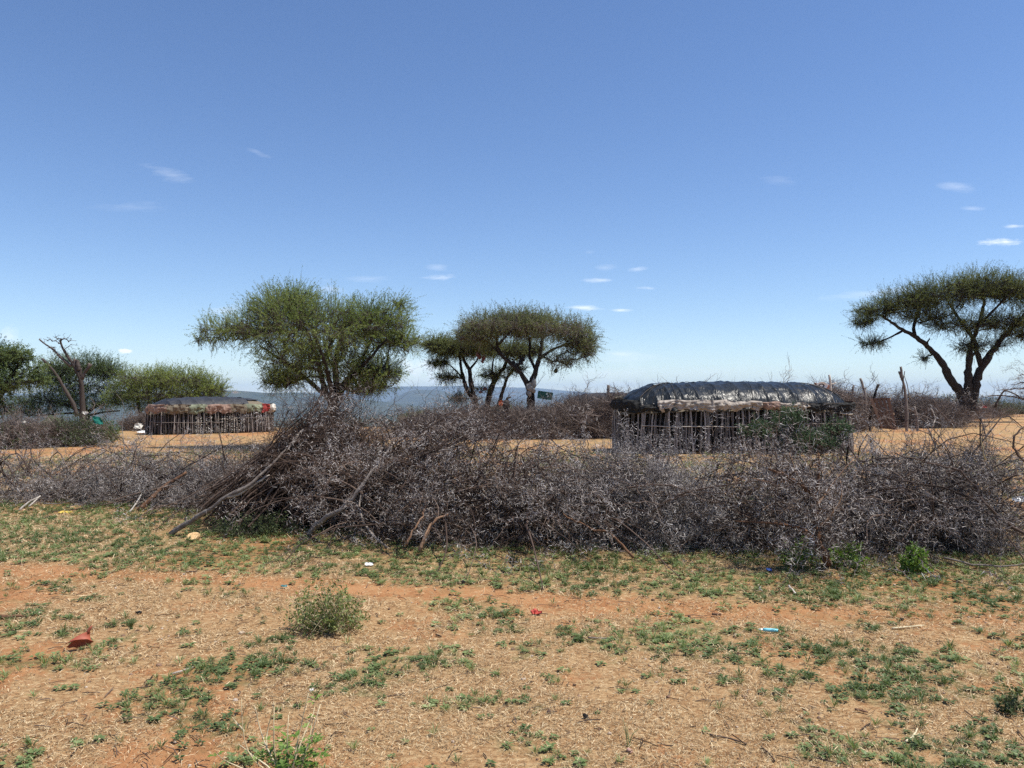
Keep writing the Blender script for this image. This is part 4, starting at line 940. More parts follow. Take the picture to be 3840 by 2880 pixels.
def dry_plant():
    b = onground(P(1080, 2900, 3.2)); root = empty('dry_stemmed_plant', b, 'plant with pale dry stems and green leaves at the bottom edge', 'plant')
    g = Geo()
    st = [((920, 2830), (905, 2690), (905, 2620)), ((985, 2780), (965, 2700), (955, 2645)), ((990, 2830), (1000, 2740), (1030, 2640)), ((1025, 2800), (1026, 2700), (1028, 2630)), ((1075, 2830), (1078, 2760), (1082, 2680)), ((1110, 2800), (1130, 2720), (1157, 2600)), ((1160, 2800), (1168, 2720), (1180, 2650)),
          ((1110, 2830), (1140, 2760), (1172, 2680)), ((1150, 2810), (1180, 2720), (1200, 2640)), ((990, 2860), (930, 2820), (895, 2790)), ((940, 2890), (850, 2860), (815, 2830)), ((915, 2740), (885, 2710), (870, 2690)), ((905, 2690), (915, 2665), (925, 2640))]
    for s in st:
        p = [P(a, c, 3.25+R.normal(0, .05)) for a, c in s]
        if s[0][1] > 2775: p = [b+R.normal(0, .03, 3)*np.array([1, 1, 0])]+p
        limb(g, p, .0040, .0016, k=9, sides=5, wob=.001, rnd=R.uniform(.6, 1))
    g.build('stems', MT['stemdry'], root)
    g = Geo(); n = 90; px = R.normal(1085, 62, n); py = 2885-120*R.random(n)**1.4; px[:5] = (812, 1040, 1180, 1165, 1150); py[:5] = (2835, 2745, 2630, 2690, 2730)
    for a, c in zip(px, py):
        q = P(a, c, 3.25+R.normal(0, .06)); T = rosette(int(R.integers(4, 8)), .034, .011, -.1, .9); inst(g, [T], q[None], zrot(1), np.array([R.uniform(.6, 1)]), smooth=False)
    g.build('leaves', MT['leaf_bright'], root)
dry_plant()
def blades(name, label, px, py, n, L, mat='weed', w=.004):
    b = G(px, py); g = Geo()
    for i in range(n):
        a = R.uniform(0, 2*PI); l = L*R.uniform(.6, 1.1); k = R.uniform(.15, .7); d = np.array([math.cos(a), math.sin(a), 0])
        p = np.array([b+R.normal(0, .006, 3)*[1, 1, 0], b+d*l*k*.3+[0, 0, l*.5], b+d*l*k*.9+[0, 0, l*(.95-k*.5)]])
        limb(g, p, w, w*.2, k=7, sides=3, cap=False, rnd=R.uniform(.2, .9))
    g.build(name, MT[mat], props=dict(label=label, cat='grass tuft'), origin=b)
blades('grass_tuft', 'dark green grass tuft upper right of the broken red pot', 490, 2360, 60, .10, 'weed', .0022)
blades('grass_tuft', 'pair of long curved grass blades by the pinkish stone', 2355, 2800, 4, .15, 'weed', .0035)
blades('grass_tuft', 'pale spiky tuft under the heap', 995, 1935, 7, .25, 'weed', .006)

# ---------------------------------------------------------------- huts
def sell(t, a, b, n=3.2):
    c, s = np.cos(t), np.sin(t)
    return a*np.sign(c)*np.abs(c)**(2/n), b*np.sign(s)*np.abs(s)**(2/n)
def hut(name, label, cx, cy, rot, La, Wb, wall, roof, spec):
    z0 = float(hgt(cx, cy)); root = empty(name, (cx, cy, z0), label, 'hut')
    cr, sr = math.cos(rot), math.sin(rot)
    W = lambda x, y, z: np.stack([cx+x*cr-y*sr, cy+x*sr+y*cr, z0+z+0*x], -1)
    tt = np.linspace(0, 2*PI, 4000, endpoint=False); ex, ey = sell(tt, La, Wb)
    s = np.concatenate([[0], np.cumsum(np.hypot(np.diff(ex), np.diff(ey)))]); per = s[-1]
    at = lambda q: (np.interp(q % per, s, ex), np.interp(q % per, s, ey))
    # wall poles
    npole = spec['poles']; q = (np.arange(npole)+R.uniform(-.42, .42, npole))*per/npole
    x, y = at(q); hh = wall*R.uniform(.97, 1.06, npole); k = R.uniform(.965, 1.015, npole)
    t = np.linspace(0, 1, 7)
    lean = R.normal(0, .05, npole)
    tx, ty = at(q+lean); 
    X = (x*1.02*k)[:, None]*(1-t)+(tx*k)[:, None]*t; Y = (y*1.03*k)[:, None]*(1-t)+(ty*k)[:, None]*t
    Z = hh[:, None]*t-.05*(1-t)
    pts = W(X, Y, Z)+np.cumsum(R.normal(0, .012, (npole, 7, 3)), 1)*np.array([1, 1, .2])
    g = Geo(); tubes(g, pts, R.uniform(.017, .031, npole)[:, None]*np.linspace(1.1, .8, 7)[None], 6, cap=True)
    g.build('pole_wall', MT['pole'], root)
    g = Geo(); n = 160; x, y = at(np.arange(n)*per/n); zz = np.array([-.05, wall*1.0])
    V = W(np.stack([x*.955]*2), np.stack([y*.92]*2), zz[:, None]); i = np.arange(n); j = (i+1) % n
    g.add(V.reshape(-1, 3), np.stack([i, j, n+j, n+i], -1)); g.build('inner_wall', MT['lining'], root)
    # roof surface
    def roof_pt(u, r, extra=0):
        """u along the rim (radians), r = 1 at the eave, 0 on the ridge line"""
        x, y = sell(u, La, Wb)
        xr = np.sign(x)*np.minimum(np.abs(x), La-Wb*.9+Wb*.9*1)  # keep
        core = np.clip(x, -(La-Wb), (La-Wb))
        X = core+(x-core)*r; Y = y*r
        Zr = wall*.98+roof*np.maximum(1-np.clip(r, 0, 1)**2.7, 0)**.68
        Zr = Zr*(1) - .10*roof*(X/La)**2*2 - np.maximum(r-1, 0)*1.6
        return X, Y, Zr+extra
    def skin(name, mat, u0, u1, r0, r1, nu, nr, wr=.02, ribs=0, off=0., edge=.0, seed=1, thick=.012, lab=None):
        u = np.linspace(u0, u1, nu); r = np.linspace(r0, r1, nr); U, Rr = np.meshgrid(u, r, indexing='ij')
        if edge:
            e = edge*(fbm(U*9, U*0, 1, seed, 3)-.5)*2
            if ribs: e = e+edge*.7*np.abs(np.sin(sell(U, La, Wb)[0]*PI/ribs))
            Rr = Rr+e*((Rr-r1)/(r0-r1))**2
        X, Y, Z = roof_pt(U, Rr)
        w = wr*((fbm(X*3, Y*3+Z*2, 1.6, seed, 4)-.5)*2)
        if ribs:
            sg = np.abs(np.sin((X+.16*np.sin(X*2.3+seed))*PI/ribs+.6*Y)); w = w+.040*(1-sg)**2.2*(.4+.9*fbm(X, Y*.3, .9, seed+2))-.02
        d = np.stack([X*.15, Y, Z*0+.7], -1); d = norm(d)
        lp = np.stack([X, Y, Z], -1)+d*(w+off)[..., None]
        V = W(lp[..., 0], lp[..., 1], lp[..., 2])
        i = np.arange(nu-1)[:, None]; j = np.arange(nr-1)[None]
        Q = np.stack([i*nr+j, (i+1)*nr+j, (i+1)*nr+j+1, i*nr+j+1], -1).reshape(-1, 4)
        g = Geo(); g.add(V.reshape(-1, 3), Q, .5); 
        o = g.build(name, MT[mat], root)
        if lab: o['label'] = lab
        return o
    def drape(name, mat, s0, s1, z1, z2, seed=1, lab=None, out=1.05):
        nu, nv = max(10, int((s1-s0)/.02)), 14
        q = np.linspace(s0, s1, nu); x, y = at(q); v = np.linspace(0, 1, nv)
        ed = .11*(fbm(q*6, q*0, 1, seed, 3)-.5)*2
        Z = z1+(z2+ed[:, None]-z1)*v[None]+.012*np.sin(q*9)[:, None]
        wv = (fbm((q*9)[:, None]+0*v[None], v[None]*2.0+0*q[:, None]+q[:, None]*1.4, 1, seed, 4)-.5)*.17+(fbm((q*3)[:, None]+0*v[None], v[None]*9+0*q[:, None], 1, seed+5, 3)-.5)*.07
        bul = out+.035*np.sin(v*PI)[None]+wv/1.3
        nrm_x, nrm_y = x/La*.0, y*0
        X = x[:, None]*(1+(bul-1)*Wb/La); Y = y[:, None]*bul
        V = W(X, Y, Z); i = np.arange(nu-1)[:, None]; j = np.arange(nv-1)[None]
        g = Geo(); g.add(V.reshape(-1, 3), np.stack([i*nv+j, i*nv+j+1, (i+1)*nv+j+1, (i+1)*nv+j], -1).reshape(-1, 4), np.repeat(.5+.5*(fbm(q*4, q*0, 1, seed+9)-.5), nv))
        o = g.build(name, MT[mat], root)
        if lab: o['label'] = lab
        return o
    def rope(u, r0, r1, rad=.008, mat='rope', du=0., nm='binding_rope'):
        r = np.linspace(r0, r1, 16); X, Y, Z = roof_pt(np.full(16, u)+du*np.linspace(0, 1, 16), r)
        d = norm(np.stack([X*.1, Y, Z*0+.7], -1)); lp = np.stack([X, Y, Z], -1)+d*.045
        g = Geo(); tubes(g, smooth(W(lp[:, 0], lp[:, 1], lp[:, 2]), 1), np.full(16, rad), 5); g.build(nm, MT[mat], root)
    def rail(s0, s1, z, rad, mat='bark_grey', wob=.012):
        n = 24; x, y = at(np.linspace(s0, s1, n)); p = W(x*1.03, y*1.07, np.full(n, z)); p[:, 2] += np.cumsum(R.normal(0, wob, n))*.6
        g = Geo(); tubes(g, p, np.full(n, rad)*R.uniform(.8, 1.2, n), 5, cap=True); g.build('binding_rail', MT[mat], root)
    spec['fn'](dict(skin=skin, drape=drape, rope=rope, rail=rail, at=at, per=per, W=W, root=root, s_of=lambda u: float(np.interp(u % (2*PI), tt, s)), roof_pt=roof_pt))
    return root
# angles: 0 = right end, pi = left end, 3pi/2 = front
def big(h):
    s = h['s_of']; fr0, fr1 = s(PI*1.02), s(PI*1.97)
    h['skin']('under_thatch', 'cl_thatch', 0, 2*PI, 1.05, 0.0, 220, 16, .03, 0, -.035, .03, 3)
    h['skin']('plastic_sheet', 'tarp', PI*1.13, PI*1.97, 1.0, -.02, 420, 40, .035, .46, .03, .05, 5)
    h['skin']('plastic_sheet', 'tarp', PI*1.0, PI*1.16, .93, -.02, 90, 30, .05, .5, .06, .07, 9)
    h['skin']('plastic_sheet', 'tarp', -.05*PI, PI*1.01, 1.02, -.02, 300, 24, .03, .5, .03, .03, 11)
    h['drape']('black_flap', 'cl_black', fr0-.9, fr0+.95, 1.50, 1.20, 2, 'black hanging cover round the left end')
    h['drape']('cloth_band', 'cl_black', fr0+.55, fr0+1.75, 1.36, 1.16, 3)
    h['drape']('cloth_band', 'cl_beige', fr0+1.45, fr0+3.3, 1.50, 1.22, 4, 'crumpled beige cloth under the plastic edge')
    h['drape']('cloth_band', 'cl_beige', fr0+3.2, fr0+4.25, 1.47, 1.25, 14)
    h['drape']('cloth_band', 'cl_brown', fr0+4.1, fr0+4.75, 1.45, 1.25, 5)
    h['drape']('cloth_band', 'cl_beige', fr0+4.65, fr0+5.6, 1.42, 1.24, 6)
    h['drape']('cloth_band', 'cl_black', fr0+5.5, fr1+.3, 1.42, 1.20, 7, 'torn black cloth at the right end')
    h['drape']('cloth_band', 'cl_maroon', fr1-.35, fr1+.7, 1.46, 1.30, 8, 'dark maroon cloth at the right end')
    h['drape']('cloth_band', 'cl_thatch', fr0-1.2, fr0+.2, 1.62, 1.42, 15, out=.98)
    for u in (1.20, 1.245, 1.29, 1.35, 1.42, 1.5, 1.58, 1.655, 1.72, 1.765, 1.80): h['rope'](PI*u, 1.04, 0, .006, 'rope', R.normal(0, .03))
    h['rope'](PI*1.84, 1.12, -.0, .014, 'rope', -.06)
    for u, du in ((1.15, .12), (1.72, .22), (1.86, -.2)): h['rope'](PI*u, 1.0, .3, .007, 'bark_grey', du, 'binding_stick')
    h['rail'](fr0+1.0, fr0+4.6, .78, .011, 'bark_pale'); h['rail'](fr0+4.9, fr1-.2, .80, .012, 'bark_pale'); h['rail'](fr0+1.4, fr0+3.9, 1.36, .006, 'rope'); h['rail'](fr0+3.7, fr1, 1.37, .006, 'bark_grey')
    h['rail'](fr1-1.3, fr1-.1, 1.12, .012, 'bark_pale')
hut('thatched_hut', 'large low hut with shiny black plastic roof on dark stick walls', 6.5, 22.85, math.radians(5), 3.38, 1.5, 1.34, .70, dict(poles=270, fn=big))
def small(h):
    s = h['s_of']; fr0, fr1 = s(PI*1.02), s(PI*1.98)
    h['skin']('under_thatch', 'cl_thatch', 0, 2*PI, 1.04, 0.0, 200, 14, .025, 0, -.05, .03, 3)
    h['skin']('black_sheet', 'dryfab', PI*1.02, PI*1.60, .90, -.02, 200, 30, .03, .5, .03, .08, 5)
    h['skin']('black_sheet', 'dryfab', PI*1.58, PI*1.93, .55, -.02, 120, 20, .03, .6, .02, .05, 6)
    h['skin']('black_sheet', 'dryfab', PI*.1, PI*1.02, 1.0, -.02, 160, 20, .03, .6, .03, .05, 7)
    L = fr1-fr0; z1, z2 = 1.27, .90
    for k, (a, b, m, lab) in enumerate([(-.05, .16, 'cl_brown', None), (.14, .30, 'cl_thatch', None), (.29, .40, 'cl_green', None), (.39, .49, 'cl_brown', None), (.48, .56, 'cl_brown', 'pinkish brown rag'), (.55, .66, 'cl_thatch', None), (.65, .78, 'cl_green', 'pale green rag on the front'), (.775, .84, 'cl_red', 'red rag on the front'), (.83, .865, 'cl_beige', None), (.86, .945, 'cl_white', 'white rag near the right end'), (.94, 1.12, 'cl_thatch', None)]):
        h['drape']('rag', m, fr0+L*a, fr0+L*b, z1, z2, 20+k, lab)
    h['rail'](fr0+L*.45, fr1+.2, .62, .010, 'bark_grey'); h['rail'](fr0+.1, fr0+L*.5, .56, .010, 'twig')
    # white plaster dabs woven between the poles
    g = Geo()
    for a0, a1 in ((.33, .43), (.455, .475), (.50, .66)):
        for q in np.arange(a0, a1, .0165):
            for z in np.arange(.10, .74, .062):
                if R.random() < .22: continue
                x, y = h['at'](fr0+L*(q+R.normal(0, .0012))); c = h['W'](np.array([x*1.012]), np.array([y*1.02]), np.array([z+R.normal(0, .006)]))[0]
                V, Fa = blob(.024, int(R.integers(1e6)), 1, .3, .6); g.add(V*np.array([1.1, 1, 1])+c, Fa)
    g.build('plaster_dabs', MT['cl_white'], h['root'])['kind'] = 'stuff'
hut('thatched_hut', 'small low hut with a rag-hung rim and dull black roof on the left', -13.35, 34.2, math.radians(40), 2.62, 1.3, 1.08, .50, dict(poles=190, fn=small))
def third(h):
    h['skin']('roof_skin', 'cl_thatch', 0, 2*PI, 1.06, 0.0, 120, 12, .03, 0, 0, .03, 3)
    h['skin']('black_sheet', 'dryfab', PI, 2*PI, .95, -.02, 160, 16, .03, .5, .03, .05, 5)
hut('thatched_hut', 'flat dark roof of a hut hidden behind the higher brush wall', 5.2, 37.5, 0, 2.6, 1.4, 1.35, .44, dict(poles=60, fn=third))

# ---------------------------------------------------------------- posts and pallet gate
def post(label, poly, r0, r1, mat='bark_grey', side=None):
    pl = [P(*p) for p in poly]; b = pl[0].copy(); b[2] = float(hgt(b[0], b[1])); pl = [b-[0, 0, .1]]+pl[0:]
    q = Geo(); limb(q, pl, r0, r1, sides=9, wob=r0*.08)
    for s in (side or []): limb(q, [P(*k) for k in s[0]], s[1], s[2], sides=7, wob=.005)
    q.build('wooden_post', MT[mat], props=dict(label=label, cat='post', group='rough posts around the brush walls'), origin=b)
post('tall forked gate post right of the pallet', [(3400, 1612, 35.2), (3400, 1550, 35.2), (3396, 1480, 35.2), (3388, 1440, 35.2), (3380, 1405, 35.2), (3378, 1375, 35.2)], .075, .05, side=[([(3384, 1425, 35.2), (3375, 1405, 35.2), (3371, 1393, 35.2)], .05, .035), ([(3383, 1480, 35.1), (3388, 1420, 35.1), (3393, 1392, 35.1)], .03, .02), ([(3412, 1500, 35.3), (3402, 1440, 35.3), (3392, 1410, 35.3)], .025, .012)])
post('pale stump post at the foot right of the tall gate post', [(3440, 1598, 35.3), (3438, 1560, 35.3), (3428, 1525, 35.3)], .06, .045)
post('post with a knobbly top rising over the brush left of the pallet', [(3246, 1560, 37), (3244, 1480, 37), (3240, 1458, 37), (3230, 1430, 37), (3226, 1418, 37)], .07, .06, side=[([(3240, 1462, 37), (3248, 1455, 37)], .05, .03)])
post('short dark post leaning against the pallet top', [(3262, 1560, 35.4), (3270, 1520, 35.3), (3282, 1470, 35.2), (3294, 1442, 35.2)], .06, .05, 'bark_dark')
post('forked pale branch post behind the right end of the big hut', [(3120, 1560, 30), (3112, 1450, 30), (3116, 1430, 30), (3110, 1405, 30)], .05, .045, 'bark_pale', side=[([(3114, 1440, 30), (3126, 1438, 30), (3136, 1436, 30)], .025, .02)])
post('small dark stump on top of the rounded brush wall', [(3196, 1500, 37.5), (3196, 1460, 37.5), (3201, 1444, 37.5)], .05, .045)
post('broken pale stump on the higher brush wall left of the big hut', [(2286, 1560, 31), (2282, 1480, 31), (2282, 1445, 31)], .07, .06, 'bark_pale')
def pallet():
    a = P(3262, 1492, 36); d = 34.9
    bl, br, tl, tr = P(3300, 1606, d), P(3364, 1612, d), P(3256, 1495, d+.15), P(3337, 1492, d+.15)
    root = empty('pallet_gate', onground((bl+br)/2), 'brown wooden pallet used as a gate between the brush walls', 'gate')
    n = norm(np.cross(br-bl, tl-bl)); n = n if n[1] < 0 else -n
    def pt(u, v): return (bl*(1-u)+br*u)*(1-v)+(tl*(1-u)+tr*u)*v
    def plank(u0, u1, v0, v1, o, th, name, mat):
        g = Geo(); c = [pt(u0, v0), pt(u1, v0), pt(u1, v1), pt(u0, v1)]
        V = np.array([p+n*o for p in c]+[p+n*(o+th) for p in c])
        g.add(V, [[0, 1, 2, 3], [4, 7, 6, 5], [0, 4, 5, 1], [1, 5, 6, 2], [2, 6, 7, 3], [3, 7, 4, 0]], R.random(), 0, False); g.build(name, mat, root)
    wm = M_var('pallet_wood', S3((.05, .026, .018), (.10, .052, .036), (.17, .10, .07)), nscale=10, stretch=(1, 1, .2)); we = M_var('pallet_end', S3((.35, .22, .12), (.45, .30, .18), (.5, .35, .22)))
    for u in (.0, .19, .38, .57, .78): plank(u, u+.145, .01, .99, .09, .025, 'board', wm)
    for v in (.0, .46, .93): plank(.0, .955, v, v+.07, 0, .088, 'bearer', wm)
    for v in (.0, .46, .93): plank(.957, 1.0, v+.002, v+.068, .001, .086, 'bearer_end', we)
pallet()

# ---------------------------------------------------------------- small things
def sheet(name, label, cat, mat, c, w, h, amp=.15, nrm=(0, -1, .3), up=(0, 0, 1), seed=1, group=None, nx=18, ny=10, jag=.18, thick=.004, xd=None):
    """a crumpled sheet with a ragged outline and real thickness"""
    nrm = norm(np.array(nrm, float)); up = np.array(up, float); ax = norm(np.cross(up, nrm)) if xd is None else norm(np.array(xd, float)); ay = norm(np.cross(nrm, ax))
    U, V_ = np.meshgrid(np.linspace(-.5, .5, nx), np.linspace(-.5, .5, ny), indexing='ij')
    e = fbm(U*5+seed, V_*5, 1, seed, 3)-.5
    s = 1-jag*2*np.abs(e)*np.maximum(np.abs(U), np.abs(V_))*2-jag*(np.abs(U)*np.abs(V_))*4
    z = (fbm(U*4+seed*3, V_*4, 1, seed+2, 4)-.5)*2*amp*min(w, h)
    Pp = np.array(c)+(U*s*w)[..., None]*ax+(V_*s*h)[..., None]*ay+z[..., None]*nrm
    g = Geo(); i = np.arange(nx-1)[:, None]; j = np.arange(ny-1)[None]
    Q = np.stack([i*ny+j, (i+1)*ny+j, (i+1)*ny+j+1, i*ny+j+1], -1).reshape(-1, 4)
    A = Pp.reshape(-1, 3); B = (Pp-nrm*thick).reshape(-1, 3)
    g.add(np.concatenate([A, B]), np.concatenate([Q, Q[:, ::-1]+nx*ny]), .5)
    rim = np.concatenate([np.arange(nx)*ny, (nx-1)*ny+np.arange(1, ny), (np.arange(nx-1)[::-1])*ny+ny-1, np.arange(1, ny-1)[::-1]])
    r2 = np.roll(rim, -1); g.f.append((np.stack([rim, r2, r2+nx*ny, rim+nx*ny], -1), 0, False))
    return g.build(name, mat, props=dict(label=label, cat=cat, group=group), origin=np.array(c))
def rock(name, label, cat, mat, px, py, r, seed, flat=.7, group=None, d=None, pos=None):
    b = G(px, py) if pos is None else pos
    V, Fa = blob(r, seed, 3, .35, flat); g = Geo(); g.add(V+b+np.array([0, 0, r*flat*.6]), Fa, .5)
    return g.build(name, mat, props=dict(label=label, cat=cat, group=group), origin=b)
def broken_pot():
    b = G(302, 2432); root = empty('plastic_boot_piece', b, 'torn terracotta red rubber piece with an upturned tail lying in the straw', 'scrap')
    m = plain('terracotta_rubber', (.34, .085, .045), .6); n, k = 26, 9
    g = Geo(); Vs = []
    a = np.linspace(-.92*PI, .86*PI, 26)
    ax = norm(np.array([-.30, .62, .72])); e1 = norm(np.cross(ax, [0, 0, 1.])); e1 = e1 if e1[0] > 0 else -e1; e2 = np.cross(ax, e1)
    for q in np.linspace(0, 1, 14):
        rad = .014+.048*(1-q)**.9; ce = np.array([.000+.040*q**2, -.015+.02*q, .036+.062*q])
        w = 1+.10*((np.arange(26) % 4 < 2)-.5)*(q < .03)*1.6
        Vs.append(ce+(np.cos(a)*rad*1.2*w)[:, None]*e1+(np.sin(a)*rad*.8*w)[:, None]*e2)
    V = np.array(Vs); Vi = (V-V.mean(1, keepdims=True))*.93+V.mean(1, keepdims=True)
    A = np.concatenate([V.reshape(-1, 3), Vi.reshape(-1, 3)])+b; i = np.arange(13)[:, None]; j = np.arange(25)[None]
    Q = np.stack([i*26+j, (i+1)*26+j, (i+1)*26+j+1, i*26+j+1], -1).reshape(-1, 4)
    e0 = np.arange(25); Q2 = np.stack([e0, e0+1, e0+1+364, e0+364], -1)
    g.add(A, np.concatenate([Q, Q[:, ::-1]+364, Q2]), .5); g.build('sleeve', m, root)
    g = Geo(); p = Vs[-1].mean(0)+b; tubes(g, np.array([p-[.004, 0, .012], p+[.006, 0, .012], p+[.012, .003, .026], p+[.024, .006, .042]]), np.array([.013, .010, .009, .004]), 7, cap=True); g.build('tail', m, root)
broken_pot()
up = (0, 1, 0)
def gsheet(name, label, cat, mat, px, py, w, h, amp=.2, seed=1, tilt=(0, -.15, 1), dz=.02, **k):
    return sheet(name, label, cat, mat, G(px, py)+[0, 0, dz], w, h, amp, tilt, up, seed, **k)
gsheet('plastic_scrap', 'flat red plastic scrap lying on the bare track', 'scrap', plain('red_plastic', (.50, .08, .055), .6, 30, .5), 2010, 2306, .11, .05, .6, 5, (0, -.5, 1), jag=.45)
gsheet('paper_scrap', 'small white paper on the weeds before the middle hedge', 'scrap', plain('white_paper', (.75, .75, .73), .7), 1384, 2123, .085, .05, .35, 8, (.1, -.4, 1))
gsheet('plastic_scrap', 'blue and white wrapper on the weeds in front of the right hedge', 'scrap', plain('blue_plastic', (.10, .20, .55), .35), 2884, 2143, .055, .04, .35, 9, (.1, -.4, 1))
gsheet('plastic_scrap', 'crumpled yellow wrapper before the low left hedge', 'scrap', plain('yellow_plastic', (.70, .50, .10), .5), 245, 1925, .20, .06, .35, 10, (0, -.3, 1))
gsheet('plastic_scrap', 'dull teal plastic bit at the left of the wispy shrub', 'scrap', plain('teal_plastic', (.06, .17, .17), .5), 1065, 2205, .06, .03, .35, 11, (0, -.3, 1))
gsheet('paper_scrap', 'pale curl of bark at the lower middle of the photo', 'scrap', plain('pale_bark_curl', (.55, .52, .48), .7), 1168, 2600, .025, .018, .4, 12, (0, -.3, 1))
gsheet('white_sheet', 'white plastic sheet flat on the ground left of the small hut', 'sheet', plain('white_sheet', (.72, .72, .70), .6), 555, 1622, 1.0, .5, .05, 13, (0, -.2, 1), dz=.04)
sheet('white_rag', 'white rag caught on the low brush left of the small hut', 'rag', MT['cl_white'], P(518, 1598, 35), .42, .32, .35, (0, -1, .5), seed=14)
sheet('teal_cloth', 'torn teal cloth caught on the bush near the dead tree', 'cloth', MT['cl_teal'], P(366, 1577, 24.3), .46, .26, .3, (.3, -1, .5), seed=15, jag=.4, xd=(.8, 0, -.6))
sheet('white_rag', 'small pale rag on the bush above the teal cloth', 'rag', MT['cl_white'], P(320, 1548, 24.5), .26, .12, .4, (0, -1, .7), seed=16, jag=.4)
sheet('white_rag', 'tiny pale rag on the grey dead bush at the far left', 'rag', MT['cl_white'], P(90, 1582, 24), .16, .08, .4, (0, -1, .7), seed=17, jag=.4)
sheet('red_cloth', 'small red cloth on the far brush right of the big acacia', 'cloth', MT['cl_red'], P(3692, 1525, 45), .34, .16, .35, (0, -1, .7), seed=18)
sheet('orange_plastic', 'crumpled orange plastic on the brush wall under the acacias', 'plastic', MT['cl_orange'], P(1880, 1512, 29.4), .22, .30, .5, (0, -1, .5), seed=19, jag=.3)
sheet('white_plastic', 'bright white plastic seen through the right end of the hedge', 'plastic', plain('white_plastic', (.8, .8, .8), .4), P(3822, 1872, 8.0), .14, .07, .4, (0, -1, .6), seed=20)
for i, (px, py, r, lab) in enumerate(((3768, 1541, .16, 'left of the two white stones on the far right ground'), (3792, 1541, .19, 'right of the two white stones on the far right ground'))):
    rock('white_stone', lab, 'stone', plain('white_stone', (.6, .58, .52), .9), px, py, r, 60+i, .8, group='white stones')
rock('black_stone', 'rough black lump on the bare soil near the bottom', 'stone', MT['stone_black'], 2197, 2697, .018, 3, .9)
rock('pink_stone', 'pinkish stone at the root of the long grass blades', 'stone', plain('pink_stone', (.42, .25, .2), .9), 2362, 2822, .012, 4, .9)
rock('grey_stone', 'pale lumpy stone at the left of the wispy shrub', 'stone', plain('grey_stone', (.45, .36, .26), .9), 910, 2375, .022, 5, .6)
for i, (px, py, r, lab) in enumerate(((2058, 2673, .011, 'brown pellet left of the black lump'), (2252, 2665, .007, 'small pellet right of the black lump'), (2370, 2696, .006, 'tiny pellet far right of the black lump'), (3380, 2325, .016, 'dark clod on the right part of the track'), (3178, 1960, .001, ''), (518, 2302, .018, 'dark clod in the grass right of the left log'), (1735, 2190, .018, 'dark clod on the track right of centre'))):
    if lab: rock('dung_pellet' if r < .012 else 'earth_clod', lab, 'pellet' if r < .012 else 'clod', MT['stone_black'] if 'dark' in lab else plain('pellet_brown', (.07, .04, .03), .8), px, py, r, 70+i, .8)
def wood_slice():
    b = G(725, 2024); g = Geo(); a = np.linspace(0, 2*PI, 22, endpoint=False); rr = .066*(1+.07*np.sin(a*3)+.04*np.sin(a*5))
    t = np.array([0, -.55, 1]); t = norm(t); x = np.array([1, 0, 0.]); y = np.cross(t, x); c = b+[0, 0, .045]
    ring = c+(np.cos(a)*rr)[:, None]*x+(np.sin(a)*rr)[:, None]*y
    V = np.concatenate([ring, ring-t*.02, ring+t*.0-((ring-c)*.82), ])
    i = np.arange(22); j = (i+1) % 22
    g.add(V, np.concatenate([np.stack([i, i+22, j+22, j], -1), np.stack([i, j, j+44, i+44], -1)]), .3, 0, False)
    g.f.append(((np.arange(22)+44)[None], 0, False)); g.f.append(((np.arange(22)+22)[None, ::-1], 0, False))
    g.build('bread_slice', M_var('wood_slice', S3((.45, .27, .11), (.68, .47, .25), (.8, .64, .42)), nscale=25, namp=.5), props=dict(label='round pale wood slice lying under the long pale branch', cat='wood slice'), origin=b).name = 'wood_slice'
wood_slice()
def cyan_stick():
    p0, p1 = G(2862, 2372)+[0, 0, .02], G(2918, 2376)+[0, 0, .02]; g = Geo()
    tubes(g, np.linspace(p0, p1, 5), np.array([.012, .012, .012, .012, .011]), 10, cap=True)
    root = empty('toothbrush_piece', p0, 'pale cyan plastic tube lying in the weeds right of centre', 'scrap'); root.name = 'plastic_tube'
    g.build('tube', plain('cyan_plastic', (.22, .60, .68), .35), root)
    g = Geo(); tubes(g, np.array([p0-[.03, 0, 0], p0]), np.array([.007, .007]), 8, cap=True); g.build('white_tip', plain('white_tip', (.7, .75, .75), .4), root)
cyan_stick()
SK = [((0, 2322), (85, 2320), .014, 'bark_brown', 'thick brown stick at the left edge of the grass'), ((642, 2535), (724, 2508), .0065, 'bark_pale', 'pale stick lying below and right of the red scrap'), ((3248, 2532), (3278, 2505), .0065, 'stemdry', 'short tan stick on the bare patch at the right'), ((3205, 2668), (3255, 2678), .007, 'bark_brown', 'short brown stick between the green rosettes'),
      ((3345, 2362), (3465, 2350), .006, 'stemdry', 'straight tan stick on the track at the right'), ((1630, 2350), (1700, 2358), .004, 'twig_brown', 'thin dark twig right of the wispy shrub'), ((1635, 2385), (1655, 2392), .006, 'twig_brown', 'short dark twig below the thin dark twig'), ((2205, 2397), (2290, 2400), .006, 'bark_pale', 'pale grey stick in the weeds at the centre right'),
      ((2660, 2762), (2800, 2795), .005, 'twig_brown', 'long dark twig near the bottom right'), ((3395, 2790), (3440, 2740), .006, 'stemdry', 'bent yellow stem among the rosettes at the bottom right'), ((2855, 2808), (2905, 2862), .005, 'twig_brown', 'curved dark twig at the bottom right'), ((2960, 2205), (2985, 2235), .010, 'bark_pale', 'stubby grey stick on the weeds under the dead thorn tree'),
      ((2670, 2310), (2705, 2313), .012, 'bark_brown', 'small brown husk on the track'), ((1150, 2090), (1205, 2096), .006, 'twig_brown', 'short dark twig on the weeds above the shrub'), ((695, 2150), (740, 2147), .008, 'twig_brown', 'small twig on the track left of centre'), ((1940, 2212), (2000, 2226), .006, 'twig_brown', 'dark twig on the upper edge of the track'), ((300, 1993), (390, 1999), .007, 'twig_brown', 'dark twig on the grass at the upper left')]
